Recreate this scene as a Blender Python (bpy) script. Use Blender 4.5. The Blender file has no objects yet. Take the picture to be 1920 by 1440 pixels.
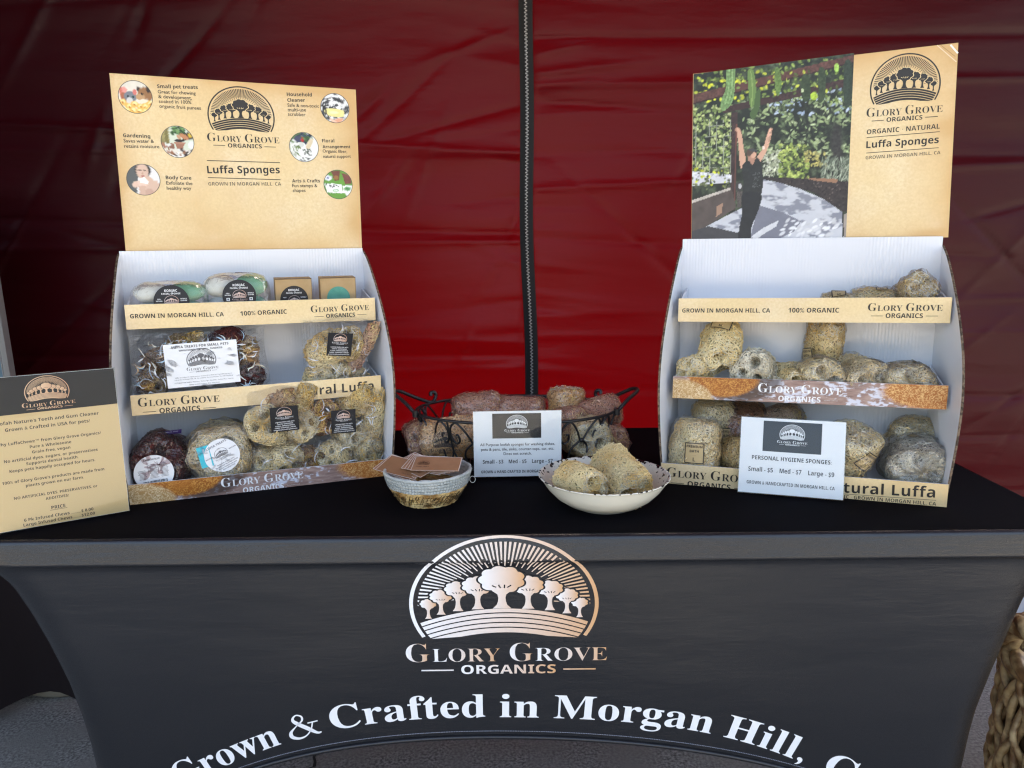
import bpy, math, random
import numpy as np
from mathutils import Matrix, Vector

# ------------------------------------------------------------------ camera, sky, sun, exposure
S = bpy.context.scene
COL = S.collection
CAM = np.array([0.0, 0.0, 1.20]); PITCH = math.radians(10.5); ROLL = math.radians(0.6); FOC = 1443.0
FW = np.array([0, math.cos(PITCH), -math.sin(PITCH)]); RT = np.array([1.0, 0, 0]); DN = np.array([0, -math.sin(PITCH), -math.cos(PITCH)])
cr, sr = math.cos(ROLL), math.sin(ROLL)
cam = bpy.data.cameras.new('camera'); cam.sensor_width = 36; cam.lens = 36 * FOC / 1920; cam.clip_start = .02; cam.clip_end = 400
camo = bpy.data.objects.new('camera', cam); COL.objects.link(camo); S.camera = camo
xr = RT * cr + DN * sr; up = -(DN * cr - RT * sr)      # image axes after the roll
camo.matrix_world = Matrix(((xr[0], up[0], -FW[0], CAM[0]), (xr[1], up[1], -FW[1], CAM[1]), (xr[2], up[2], -FW[2], CAM[2]), (0, 0, 0, 1)))
SUN_EL, SUN_AZ = math.radians(50), math.radians(22)
w = bpy.data.worlds.new('World'); S.world = w; w.use_nodes = True
nt = w.node_tree; bg = nt.nodes['Background']
sky = nt.nodes.new('ShaderNodeTexSky'); sky.sky_type = 'NISHITA'; sky.sun_disc = False
sky.sun_elevation = SUN_EL; sky.sun_rotation = SUN_AZ; sky.air_density = 1.0; sky.dust_density = 4.0; sky.ozone_density = .5
nt.links.new(sky.outputs[0], bg.inputs[0]); bg.inputs[1].default_value = 0.15
sl = bpy.data.lights.new('sun', 'SUN'); sl.energy = 4.0; sl.angle = math.radians(.53); sl.color = (1, .95, .88)
so = bpy.data.objects.new('sun', sl); COL.objects.link(so)
sd = Vector((math.sin(SUN_AZ) * math.cos(SUN_EL), math.cos(SUN_AZ) * math.cos(SUN_EL), math.sin(SUN_EL)))
so.rotation_euler = sd.to_track_quat('Z', 'Y').to_euler(); so.location = (3, 6, 8)
S.view_settings.view_transform = 'Standard'; S.view_settings.look = 'None'; S.view_settings.exposure = 2.72; S.view_settings.gamma = 1
S.view_settings.use_white_balance = True; S.view_settings.white_balance_temperature = 7250; S.view_settings.white_balance_tint = 10
S.cycles.use_denoising = True; S.cycles.denoising_prefilter = 'NONE'; S.cycles.use_adaptive_sampling = False; S.cycles.filter_width = 1.25; S.cycles.transparent_max_bounces = 24; S.cycles.max_bounces = 10; S.cycles.sample_clamp_indirect = 8

# ------------------------------------------------------------------ helpers
PI = math.pi
RNG = np.random.default_rng(7)

def ray(u, v):
    px, py = u - 960, v - 720
    x, y = cr * px - sr * py, sr * px + cr * py
    return (FW * FOC + RT * x + DN * y) / FOC

def on_z(u, v, z=.74):
    d = ray(u, v); return CAM + d * (z - CAM[2]) / d[2]

def on_y(u, v, y):
    d = ray(u, v); return CAM + d * y / d[1]

class Frame:
    """A thing's own axes: x to its right, y away from the viewer, z up."""
    def __init__(s, o, yaw, roll=0.0):
        s.o = np.array(o, float); s.yaw = yaw; s.roll = roll
        s.m = (Matrix.Translation(Vector(o)) @ Matrix.Rotation(yaw, 4, 'Z') @ Matrix.Rotation(roll, 4, 'Y'))
        s.R = np.array(s.m.to_3x3())
    def pix(s, u, v, d):
        o = s.R.T @ (CAM - s.o); r = s.R.T @ ray(u, v); t = (d - o[1]) / r[1]
        p = o + r * t; return np.array([p[0], p[2]])
    def w(s, p):
        return s.o + s.R @ np.array(p, float)

def new_obj(name, data, parent=None):
    o = bpy.data.objects.new(name, data); COL.objects.link(o)
    if parent is not None: o.parent = parent
    return o

def tag(o, label=None, cat=None, group=None, kind=None):
    if label: o['label'] = label
    if cat: o['category'] = cat
    if group: o['group'] = group
    if kind: o['kind'] = kind
    return o

def thing(name, label, cat, loc=(0, 0, 0), group=None, frame=None):
    o = new_obj(name, None); o.empty_display_size = .05
    if frame is not None: o.matrix_world = frame.m
    else: o.location = loc
    return tag(o, label, cat, group)

class MB:
    """Collects shapes and links them as ONE mesh object."""
    def __init__(s): s.V = []; s.C = []; s.F = []; s.n = 0
    def add(s, V, F, mat=0, col=(1, 1, 1), smooth=False):
        V = np.asarray(V, float).reshape(-1, 3)
        c = np.empty((len(V), 3)); c[:] = col
        if isinstance(F, np.ndarray): s.F.append((F + s.n, mat, smooth))
        else:
            by = {}
            for f in F: by.setdefault(len(f), []).append(f)
            for k in by: s.F.append((np.array(by[k], int) + s.n, mat, smooth))
        s.V.append(V); s.C.append(c); s.n += len(V); return s
    def box(s, x0, x1, y0, y1, z0, z1, mat=0, col=(1, 1, 1)):
        V = [(x, y, z) for z in (z0, z1) for y in (y0, y1) for x in (x0, x1)]
        F = [(0, 2, 3, 1), (4, 5, 7, 6), (0, 1, 5, 4), (2, 6, 7, 3), (0, 4, 6, 2), (1, 3, 7, 5)]
        return s.add(V, F, mat, col)
    def grid(s, P, mat=0, col=(1, 1, 1), smooth=True, wrap=False):
        a, b = P.shape[:2]; idx = np.arange(a * b).reshape(a, b)
        if wrap: idx = np.concatenate([idx, idx[:, :1]], 1)
        F = np.stack([idx[:-1, :-1], idx[:-1, 1:], idx[1:, 1:], idx[1:, :-1]], -1).reshape(-1, 4)
        if not isinstance(col, tuple): col = col.reshape(-1, 3)
        return s.add(P.reshape(-1, 3), F, mat, col, smooth)
    def tube(s, pts, r, n=8, mat=0, col=(1, 1, 1), closed=False, caps=True):
        P = np.asarray(pts, float); m = len(P)
        t = (np.roll(P, -1, 0) - np.roll(P, 1, 0)) if closed else np.gradient(P, axis=0)
        t /= np.linalg.norm(t, axis=1)[:, None] + 1e-12
        a = np.array([0, 0, 1.0]) if abs(t[0][2]) < .9 else np.array([1.0, 0, 0])
        N = []
        for k in range(m):
            a = a - t[k] * (a @ t[k]); a /= np.linalg.norm(a) + 1e-12; N.append(a)
        N = np.array(N); B = np.cross(t, N); r = np.broadcast_to(np.asarray(r, float), (m,))
        th = np.arange(n) * 2 * PI / n
        R = P[:, None] + r[:, None, None] * (np.cos(th)[None, :, None] * N[:, None] + np.sin(th)[None, :, None] * B[:, None])
        if closed: R = np.concatenate([R, R[:1]], 0)
        s.grid(R, mat, col, True, True)
        if caps and not closed:
            s.add(R[0], [tuple(range(n))], mat, col); s.add(R[-1], [tuple(range(n))[::-1]], mat, col)
        return s
    def lathe(s, prof, n=48, mat=0, c=(0, 0), col=(1, 1, 1), ab=(1, 1)):
        th = np.arange(n) * 2 * PI / n; pr = np.array(prof, float)
        P = np.stack([c[0] + pr[:, :1] * np.cos(th) * ab[0], c[1] + pr[:, :1] * np.sin(th) * ab[1], np.repeat(pr[:, 1:], n, 1)], -1)
        return s.grid(P, mat, col, True, True)
    def flat(s, V2, F, f, w=.0003, mat=0, col=(1, 1, 1)):
        V2 = np.asarray(V2, float); return s.add(f(V2[:, 0], V2[:, 1], w), F, mat, col)
    def xform(s, M):
        M = np.array(M); s.V = [v @ M[:3, :3].T + M[:3, 3] for v in s.V]; return s
    def build(s, name, mats, parent=None):
        me = bpy.data.meshes.new(name); V = np.concatenate(s.V); C = np.concatenate(s.C)
        me.vertices.add(len(V)); me.vertices.foreach_set('co', V.astype(np.float32).ravel())
        nl = sum(f.size for f, _, _ in s.F); nf = sum(len(f) for f, _, _ in s.F)
        me.loops.add(nl); me.polygons.add(nf)
        me.loops.foreach_set('vertex_index', np.concatenate([f.ravel() for f, _, _ in s.F]).astype(np.int32))
        tot = np.concatenate([np.full(len(f), f.shape[1]) for f, _, _ in s.F])
        me.polygons.foreach_set('loop_start', np.concatenate([[0], np.cumsum(tot)[:-1]]).astype(np.int32))
        me.polygons.foreach_set('material_index', np.concatenate([np.full(len(f), m) for f, m, _ in s.F]).astype(np.int32))
        me.polygons.foreach_set('use_smooth', np.concatenate([np.full(len(f), q) for f, _, q in s.F]))
        ca = me.color_attributes.new('Col', 'FLOAT_COLOR', 'POINT')
        ca.data.foreach_set('color', np.concatenate([C, np.ones((len(C), 1))], 1).astype(np.float32).ravel())
        for m in (mats if isinstance(mats, (list, tuple)) else [mats]): me.materials.append(m)
        me.update(calc_edges=True); me.validate()
        return new_obj(name, me, parent)

def smooth_noise(shape, cells, seed, octaves=3, fall=.5):
    r = np.random.default_rng(seed); out = np.zeros(shape); amp = 1.0; tot = 0
    cy, cx = cells
    for _ in range(octaves):
        g = r.random((int(cy) + 2, int(cx) + 2))
        y = np.linspace(0, cy, shape[0], endpoint=False); x = np.linspace(0, cx, shape[1], endpoint=False)
        iy, ix = y.astype(int), x.astype(int); fy, fx = (y - iy)[:, None], (x - ix)[None]
        fy = fy * fy * (3 - 2 * fy); fx = fx * fx * (3 - 2 * fx)
        a = g[iy][:, ix]; b = g[iy][:, ix + 1]; c = g[iy + 1][:, ix]; d = g[iy + 1][:, ix + 1]
        out += amp * ((a * (1 - fx) + b * fx) * (1 - fy) + (c * (1 - fx) + d * fx) * fy); tot += amp
        amp *= fall; cy *= 2; cx *= 2
    return out / tot

def srgb(r, g, b):
    c = np.array([r, g, b]) / 255.0
    return tuple(np.where(c <= .04045, c / 12.92, ((c + .055) / 1.055) ** 2.4))

def spline(pts, n=8, closed=False):
    P = np.asarray(pts, float); out = []; m = len(P)
    for k in range(m if closed else m - 1):
        if closed: a, b, c, d = P[(k - 1) % m], P[k], P[(k + 1) % m], P[(k + 2) % m]
        else: a, b, c, d = P[max(k - 1, 0)], P[k], P[k + 1], P[min(k + 2, m - 1)]
        for i in range(n):
            t = i / n
            out.append(.5 * (2 * b + (c - a) * t + (2 * a - 5 * b + 4 * c - d) * t * t + (3 * b - a - 3 * c + d) * t ** 3))
    if not closed: out.append(P[-1])
    return np.array(out)

# ------------------------------------------------------------------ lettering
def _bold(c, up_, lo, dg):
    if 'A' <= c <= 'Z': return chr(up_ + ord(c) - 65)
    if 'a' <= c <= 'z': return chr(lo + ord(c) - 97)
    if '0' <= c <= '9': return chr(dg + ord(c) - 48)
    return c
STYLES = {'sans': lambda s: s, 'bold': lambda s: ''.join(_bold(c, 0x1D5D4, 0x1D5EE, 0x1D7EC) for c in s),
          'serif': lambda s: ''.join(_bold(c, 0x1D400, 0x1D41A, 0x1D7CE) for c in s)}
_tc = {}
def text2d(body, style='sans', space=1.0, res=2, off=0.0):
    """Flat letter shapes: vertices with cap height 1, faces, width."""
    k = (body, style, space, res, off)
    if k in _tc: return _tc[k]
    cu = bpy.data.curves.new('t', 'FONT'); cu.body = STYLES[style](body); cu.size = 1; cu.resolution_u = res
    cu.space_character = space; cu.offset = off
    o = bpy.data.objects.new('t', cu); COL.objects.link(o)
    dg = bpy.context.evaluated_depsgraph_get(); ev = o.evaluated_get(dg); me = ev.to_mesh()
    V = np.zeros(len(me.vertices) * 3); me.vertices.foreach_get('co', V); V = V.reshape(-1, 3)[:, :2]
    F = [tuple(p.vertices) for p in me.polygons]
    ev.to_mesh_clear(); bpy.data.objects.remove(o); bpy.data.curves.remove(cu)
    V = V / {'sans': .69, 'bold': .714, 'serif': .69}[style]
    x0, x1 = V[:, 0].min(), V[:, 0].max(); V = V - [x0, 0]
    _tc[k] = (V, F, x1 - x0); return _tc[k]

def line_text(mb, f, body, p0, p1, style='sans', col=(.02, .018, .016), h=1.0, mat=1, wd=.0004, space=1.0, res=2, off=0.0):
    """Letters whose baseline runs from p0 to p1 on the surface f."""
    V, F, wid = text2d(body, style, space, res, off)
    p0, p1 = np.array(p0), np.array(p1); e = (p1 - p0) / wid; s = np.linalg.norm(e)
    n = np.array([-e[1], e[0]]) / s * s * h
    mb.flat(p0 + V[:, :1] * e + V[:, 1:] * n, F, f, wd, mat, col)

def mid_text(mb, f, body, c, cap, style='sans', maxw=None, align='C', **k):
    V, F, wid = text2d(body, style, k.get('space', 1.0), k.get('res', 2), k.get('off', 0.0))
    wv = wid * cap; q = 1.0
    if maxw and wv > maxw: q = maxw / wv; wv = maxw
    x0 = c[0] - (wv / 2 if align == 'C' else 0 if align == 'L' else wv)
    line_text(mb, f, body, (x0, c[1]), (x0 + wv, c[1]), style, h=1 / q if q < 1 else 1.0, **k)

def stripe(mb, f, p0, p1, t, col, mat=1, wd=.0004, n=1):
    p0, p1 = np.array(p0, float), np.array(p1, float); e = (p1 - p0); q = np.array([-e[1], e[0]]) / (np.linalg.norm(e) + 1e-12) * t / 2
    V = []; F = []
    for k in range(n + 1):
        c = p0 + e * k / n; V += [c - q, c + q]
        if k: F.append((2 * k - 2, 2 * k, 2 * k + 1, 2 * k - 1))
    mb.flat(V, F, f, wd, mat, col)

def disc2(c, rx, ry, n=40, a=0.0):
    t = np.arange(n) * 2 * PI / n; x, y = rx * np.cos(t), ry * np.sin(t)
    return np.stack([c[0] + x * math.cos(a) - y * math.sin(a), c[1] + x * math.sin(a) + y * math.cos(a)], 1)

def brush(pts, wid, n=6):
    """A pen stroke of varying width as a flat strip."""
    P = spline(np.column_stack([pts, wid]), n); d = np.gradient(P[:, :2], axis=0); d /= np.linalg.norm(d, axis=1)[:, None]
    q = np.stack([-d[:, 1], d[:, 0]], 1) * P[:, 2:3] / 2; V = np.empty((2 * len(P), 2)); V[0::2] = P[:, :2] - q; V[1::2] = P[:, :2] + q
    return V, [(2 * k, 2 * k + 2, 2 * k + 3, 2 * k + 1) for k in range(len(P) - 1)]

def ampersand():
    V, F = brush([(1.0, .05), (.86, .06), (.62, .33), (.34, .68), (.30, .86), (.43, .98), (.57, .88), (.54, .70), (.30, .52), (.09, .33), (.08, .13), (.28, .0), (.52, .05), (.72, .27), (.83, .53)],
                 [.05, .10, .15, .13, .08, .05, .06, .06, .04, .10, .13, .09, .05, .045, .04])
    V2 = np.array([(.68, .52), (1.0, .52), (1.0, .57), (.68, .57)])
    return V, F, V2

TREES = [(-.80, .02, .085, -.20), (-.665, .13, .115, -.14), (-.485, .235, .135, -.09), (-.275, .285, .16, -.065),
         (.80, .02, .085, -.20), (.665, .13, .115, -.14), (.485, .235, .135, -.09), (.255, .285, .16, -.065), (-.02, .37, .235, -.055)]
def logo(mb, f, c, r, vr=.9, ink=(.02, .018, .016), ink2=None, ground=0, mat=1, fine=2, text=True, tw=1.0, wd=.0004, gap=None, skew=0.0, txt=None, ang=0.0):
    """The grove emblem: ring, sun rays, nine trees on striped hills, the name below. ground = slot of the surface it is printed on."""
    ink2 = ink2 or ink; a1, a2 = np.array(ink), np.array(ink2); txt = txt or ink
    ca, sa = math.cos(ang), math.sin(ang)
    def m(P):
        P = np.asarray(P, float); q = np.stack([P[:, 0] * r, P[:, 1] * r * vr + skew * P[:, 0] * r], 1)
        return np.stack([c[0] + q[:, 0] * ca - q[:, 1] * sa, c[1] + q[:, 0] * sa + q[:, 1] * ca], 1)
    def grad(P, x0, x1):
        t = np.clip((np.asarray(P)[:, 0] - x0) / (x1 - x0), 0, 1) ** 1.1; return a1 * (1 - t[:, None]) + a2 * t[:, None]
    def put(P, F, w_, x0=-1, x1=1, slot=mat):
        P = np.asarray(P, float); mb.flat(m(P), F, f, w_, slot, grad(P, x0, x1))
    n = 64 if fine > 1 else 28
    t = np.linspace(math.radians(-29), math.radians(209), n); tk = .04 if fine > 1 else .055
    V = np.empty((2 * n, 2)); V[0::2] = np.stack([np.cos(t), np.sin(t)], 1); V[1::2] = V[0::2] * (1 - tk)
    put(V, [(2 * k, 2 * k + 2, 2 * k + 3, 2 * k + 1) for k in range(n - 1)], wd)
    nr = {2: 54, 1: 30, 0: 0}[fine]; P = []; F = []
    for k in range(nr):
        a = math.radians(-6 + 192 * k / (nr - 1)); o = np.array([0, .1])
        d = np.array([math.cos(a), math.sin(a)]); b = o @ d; tt = -b + math.sqrt(b * b - o @ o + .91 ** 2)
        p1 = o + d * tt; p0 = o + d * max(tt * (.66 if k % 2 else .58), .28); q = np.array([-d[1], d[0]])
        h1, h0 = (.013, .006) if fine > 1 else (.018, .01); i = len(P)
        for g_ in range(5):
            p = p0 + (p1 - p0) * g_ / 4; hh = h0 + (h1 - h0) * g_ / 4; P += [p - q * hh, p + q * hh]
            if g_: F.append((i + 2 * g_ - 2, i + 2 * g_ - 1, i + 2 * g_ + 1, i + 2 * g_))
    if P: put(P, F, wd)
    bands = 5 if fine else 3; stp = .072 * 5 / bands
    for k in range(bands):
        top = -.06 - stp * k; th = stp * .76; P = []; F = []
        nb_ = 41 if fine > 1 else 17; sx_ = np.linspace(-1, 1, nb_)
        def edge(t0):
            xs = np.linspace(0, 1, 400); ok = xs ** 2 + (t0 - .26 * xs * xs) ** 2 < .93 ** 2; return xs[ok].max()
        lo = top - th * (1 if k < bands - 1 else 1.25); xt, xb = edge(top), edge(lo) * (1 if k < bands - 1 else .62)
        for q_ in sx_:
            x1_, x2_ = q_ * xt, q_ * xb; P += [(x1_, top - .26 * x1_ * x1_), (x2_, lo - .26 * x2_ * x2_ * (1 if k < bands - 1 else 1.1))]
        put(P, [(2 * i, 2 * i + 2, 2 * i + 3, 2 * i + 1) for i in range(nb_ - 1)], wd)
    for j, (x, y, R, yb) in enumerate(TREES):
        nn = 112 if fine > 1 else 18; th = np.arange(nn) * 2 * PI / nn + .3 * j
        def crown(g, k7=9 + j % 2):
            rr = (R * (.92 + .13 * np.abs(np.sin(th * k7 / 2))) + g)
            V = np.stack([rr * np.cos(th), rr * np.sin(th) * .82], 1); qs = (.35, .6, .8, .9, 1.0) if fine > 1 else (1.0,); F = [(0, 1 + i, 1 + (i + 1) % nn) for i in range(nn)]
            for q_ in range(len(qs) - 1): F += [(1 + q_ * nn + i, 1 + (q_ + 1) * nn + i, 1 + (q_ + 1) * nn + (i + 1) % nn, 1 + q_ * nn + (i + 1) % nn) for i in range(nn)]
            return np.vstack([[[x, y]]] + [V * q_ + [x, y] for q_ in qs]), F
        lv = wd + .00006 * (1 + 2 * (j if j < 4 else j - 4 if j < 8 else 5))
        V, F = crown(.022)
        mb.flat(m(V), F, f, lv, ground, (1, 1, 1) if gap is None else gap)
        V, F = crown(0); put(V, F, lv + .00006, x - R, x + R)
        ty = np.linspace(y - R * .7, yb, 6); tw_ = R * np.array([.42, .2, .16, .18, .24, .42])
        P = np.empty((12, 2)); P[0::2] = np.stack([x - tw_, ty], 1); P[1::2] = np.stack([x + tw_, ty], 1)
        put(P, [(2 * i, 2 * i + 2, 2 * i + 3, 2 * i + 1) for i in range(5)], lv + .00004, x - R, x + R)
        if fine > 1 and R > .1:
            for dx, a in ((-.35, 2.6), (-.1, 2.0), (.12, 1.5), (.33, .7)):
                p = np.array([x + dx * R, y - .42 * R]); d = np.array([math.cos(a), math.sin(a)]) * R * .11; q = np.array([-d[1], d[0]]) * .3
                mb.flat(m([p - d - q, p + d - q, p + d + q, p - d + q]), [(0, 1, 2, 3)], f, lv + .0001, ground, (1, 1, 1) if gap is None else gap)
    if text:
        def tx(body, x0, x1, yb, cap, style, off=0.0):
            V, F, wid = text2d(body, style, 1.0, 3 if fine > 1 else 1, off)
            P = np.stack([x0 + V[:, 0] * (x1 - x0) / wid, yb + V[:, 1] * cap], 1); mb.flat(m(P), F, f, wd, mat, grad(P, x0, x1) if txt is ink else txt)
        yb = -.86
        for b, x0, x1, cp in (('G', -1.06, -.805, .285), ('LORY', -.775, -.05, .205), ('G', .055, .305, .285), ('ROVE', .33, 1.10, .205)):
            tx(b, x0 * tw, x1 * tw, yb, cp, 'serif', -.012)
        tx('ORGANICS', -.47 * tw, .55 * tw, -1.05, .135, 'bold')
        for x0, x1 in ((-.9, -.55), (.63, .98)):
            put([(x0 * tw, -1.0), (x1 * tw, -1.0), (x1 * tw, -.98), (x0 * tw, -.98)], [(0, 1, 2, 3)], wd)

# ------------------------------------------------------------------ materials
def mat(name, col, rough=.6, spec=.5, bump=None, var=None, metal=0.0, coat=0.0, sheen=0.0):
    """col: base colour; var: (colour2, scale, contrast) noise mix; bump: list of (scale, strength, distance, stretch)."""
    m = bpy.data.materials.new(name); m.use_nodes = True; t = m.node_tree; b = t.nodes['Principled BSDF']
    b.inputs['Base Color'].default_value = (*col, 1); b.inputs['Roughness'].default_value = rough
    b.inputs['Specular IOR Level'].default_value = spec; b.inputs['Metallic'].default_value = metal; b.inputs['Coat Weight'].default_value = coat
    b.inputs['Sheen Weight'].default_value = sheen
    tc = t.nodes.new('ShaderNodeTexCoord')
    if var:
        for c2, sc, con in (var if isinstance(var, list) else [var]):
            n = t.nodes.new('ShaderNodeTexNoise'); n.inputs['Scale'].default_value = sc; n.inputs['Detail'].default_value = 6
            t.links.new(tc.outputs['Object'], n.inputs['Vector'])
            rp = t.nodes.new('ShaderNodeValToRGB'); rp.color_ramp.elements[0].position = .5 - con; rp.color_ramp.elements[1].position = .5 + con
            t.links.new(n.outputs['Fac'], rp.inputs['Fac'])
            mx = t.nodes.new('ShaderNodeMix'); mx.data_type = 'RGBA'; mx.inputs[7].default_value = (*c2, 1)
            src = b.inputs['Base Color'].links[0].from_socket if b.inputs['Base Color'].links else None
            if src: t.links.new(src, mx.inputs[6])
            else: mx.inputs[6].default_value = (*col, 1)
            t.links.new(rp.outputs['Color'], mx.inputs[0]); t.links.new(mx.outputs[2], b.inputs['Base Color'])
    prev = None
    for sc, st, di, sx in (bump or []):
        mp = t.nodes.new('ShaderNodeMapping'); mp.inputs['Scale'].default_value = sx; t.links.new(tc.outputs['Object'], mp.inputs['Vector'])
        n = t.nodes.new('ShaderNodeTexNoise'); n.inputs['Scale'].default_value = sc; n.inputs['Detail'].default_value = 5; t.links.new(mp.outputs[0], n.inputs['Vector'])
        bp = t.nodes.new('ShaderNodeBump'); bp.inputs['Strength'].default_value = st; bp.inputs['Distance'].default_value = di
        t.links.new(n.outputs['Fac'], bp.inputs['Height'])
        if prev: t.links.new(prev, bp.inputs['Normal'])
        prev = bp.outputs[0]
    if prev: t.links.new(prev, b.inputs['Normal'])
    return m

def attr_mat(name, rough=.5, spec=.5, metal=0.0, bump=None):
    m = mat(name, (1, 1, 1), rough, spec, bump, metal=metal); t = m.node_tree
    a = t.nodes.new('ShaderNodeAttribute'); a.attribute_name = 'Col'; t.links.new(a.outputs['Color'], t.nodes['Principled BSDF'].inputs['Base Color'])
    return m

def film(name, tint=(1, 1, 1), haze=.05, refl=.42, rough=.06, bscale=30, bst=.8, bdist=.006):
    """Thin clear wrapping: see-through, with crinkled mirror glints."""
    m = bpy.data.materials.new(name); m.use_nodes = True; t = m.node_tree; t.nodes.clear()
    o = t.nodes.new('ShaderNodeOutputMaterial'); tr = t.nodes.new('ShaderNodeBsdfTransparent'); tr.inputs[0].default_value = (*tint, 1)
    gl = t.nodes.new('ShaderNodeBsdfGlossy'); gl.inputs['Roughness'].default_value = rough
    df = t.nodes.new('ShaderNodeBsdfDiffuse'); df.inputs[0].default_value = (.8, .8, .8, 1)
    tc = t.nodes.new('ShaderNodeTexCoord'); v = t.nodes.new('ShaderNodeTexNoise'); v.inputs['Scale'].default_value = bscale; v.inputs['Detail'].default_value = 4; v.inputs['Distortion'].default_value = 1.5
    t.links.new(tc.outputs['Object'], v.inputs['Vector'])
    bp = t.nodes.new('ShaderNodeBump'); bp.inputs['Strength'].default_value = bst; bp.inputs['Distance'].default_value = bdist; t.links.new(v.outputs['Fac'], bp.inputs['Height'])
    t.links.new(bp.outputs[0], gl.inputs['Normal'])
    lw = t.nodes.new('ShaderNodeLayerWeight'); lw.inputs['Blend'].default_value = .35; t.links.new(bp.outputs[0], lw.inputs['Normal'])
    ma = t.nodes.new('ShaderNodeMath'); ma.operation = 'MULTIPLY_ADD'; ma.inputs[1].default_value = refl; ma.inputs[2].default_value = .025; ma.use_clamp = True
    t.links.new(lw.outputs['Fresnel'], ma.inputs[0])
    m1 = t.nodes.new('ShaderNodeMixShader'); m1.inputs[0].default_value = haze; t.links.new(tr.outputs[0], m1.inputs[1]); t.links.new(df.outputs[0], m1.inputs[2])
    m2 = t.nodes.new('ShaderNodeMixShader'); t.links.new(ma.outputs[0], m2.inputs[0]); t.links.new(m1.outputs[0], m2.inputs[1]); t.links.new(gl.outputs[0], m2.inputs[2])
    t.links.new(m2.outputs[0], o.inputs[0]); return m

M = {}
M['print'] = attr_mat('printed_ink', .42, .4)
M['tan'] = mat('kraft_print', (.86, .73, .50), .42, .4, var=[((.90, .78, .52), 6, .14), ((.72, .46, .20), 3.6, .09), ((.84, .66, .36), 9, .12), ((.66, .48, .25), 240, .5)])
def scorched(m):
    """The parchment print has brown burnt edges: Col below 1 blends to brown."""
    t = m.node_tree; b = t.nodes['Principled BSDF']; a = t.nodes.new('ShaderNodeAttribute'); a.attribute_name = 'Col'; sp = t.nodes.new('ShaderNodeSeparateColor'); t.links.new(a.outputs['Color'], sp.inputs[0])
    mx = t.nodes.new('ShaderNodeMix'); mx.data_type = 'RGBA'; mx.inputs[6].default_value = (.60, .36, .14, 1); t.links.new(b.inputs['Base Color'].links[0].from_socket, mx.inputs[7]); t.links.new(sp.outputs[0], mx.inputs[0]); t.links.new(mx.outputs[2], b.inputs['Base Color'])
scorched(M['tan'])
M['white'] = mat('white_card', (.74, .76, .80), .28, .5)
M['edge'] = mat('corrugated_edge', (.20, .14, .095), .8, .2, var=((.05, .035, .025), 160, .1))
M['paper'] = mat('white_paper', (.80, .80, .80), .6, .3)
M['ink'] = mat('black_ink', (.018, .018, .02), .45, .3)
M['label_tan'] = mat('tan_label', (.52, .38, .19), .5, .3)
M['label_dark'] = mat('dark_label', (.016, .017, .020), .42, .3)
M['iron'] = mat('black_iron', (.012, .012, .013), .38, .5, bump=[(90, .2, .002, (1, 1, 1))])
M['film'] = film('clear_film'); M['film_pink'] = film('redlit_film', (1, .86, .80), .06); M['film_red'] = film('dark_film', (.8, .7, .7), .02)  # pink tint puts the tent wall's red light into the film colour
M['foil'] = film('crumpled_film', (1, 1, 1), .07, .75, .05, 36, .6, .010)

def ribbed(m):
    """Faint vertical flute marks of corrugated board under the white lining."""
    t = m.node_tree; b = t.nodes['Principled BSDF']; tc = t.nodes.new('ShaderNodeTexCoord')
    wv = t.nodes.new('ShaderNodeTexWave'); wv.bands_direction = 'X'; wv.inputs['Scale'].default_value = 52; wv.inputs['Distortion'].default_value = .08; wv.inputs['Detail Scale'].default_value = .3
    t.links.new(tc.outputs['Object'], wv.inputs['Vector'])
    n = t.nodes.new('ShaderNodeTexNoise'); n.inputs['Scale'].default_value = 9; t.links.new(tc.outputs['Object'], n.inputs['Vector'])
    rp = t.nodes.new('ShaderNodeValToRGB'); rp.color_ramp.elements[0].position = .42; rp.color_ramp.elements[1].position = .62; t.links.new(n.outputs['Fac'], rp.inputs[0])
    mu = t.nodes.new('ShaderNodeMath'); mu.operation = 'MULTIPLY'; t.links.new(wv.outputs['Fac'], mu.inputs[0]); t.links.new(rp.outputs[0], mu.inputs[1])
    bp = t.nodes.new('ShaderNodeBump'); bp.inputs['Strength'].default_value = .35; bp.inputs['Distance'].default_value = .0016; t.links.new(mu.outputs[0], bp.inputs['Height'])
    n2 = t.nodes.new('ShaderNodeTexNoise'); n2.inputs['Scale'].default_value = 14; n2.inputs['Detail'].default_value = 3; t.links.new(tc.outputs['Object'], n2.inputs['Vector'])
    b2 = t.nodes.new('ShaderNodeBump'); b2.inputs['Strength'].default_value = .25; b2.inputs['Distance'].default_value = .01; t.links.new(n2.outputs['Fac'], b2.inputs['Height']); t.links.new(bp.outputs[0], b2.inputs['Normal'])
    t.links.new(b2.outputs[0], b.inputs['Normal']); return m
M['ribbed'] = ribbed(mat('ribbed_white_card', (.74, .76, .80), .2, .5))
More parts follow.
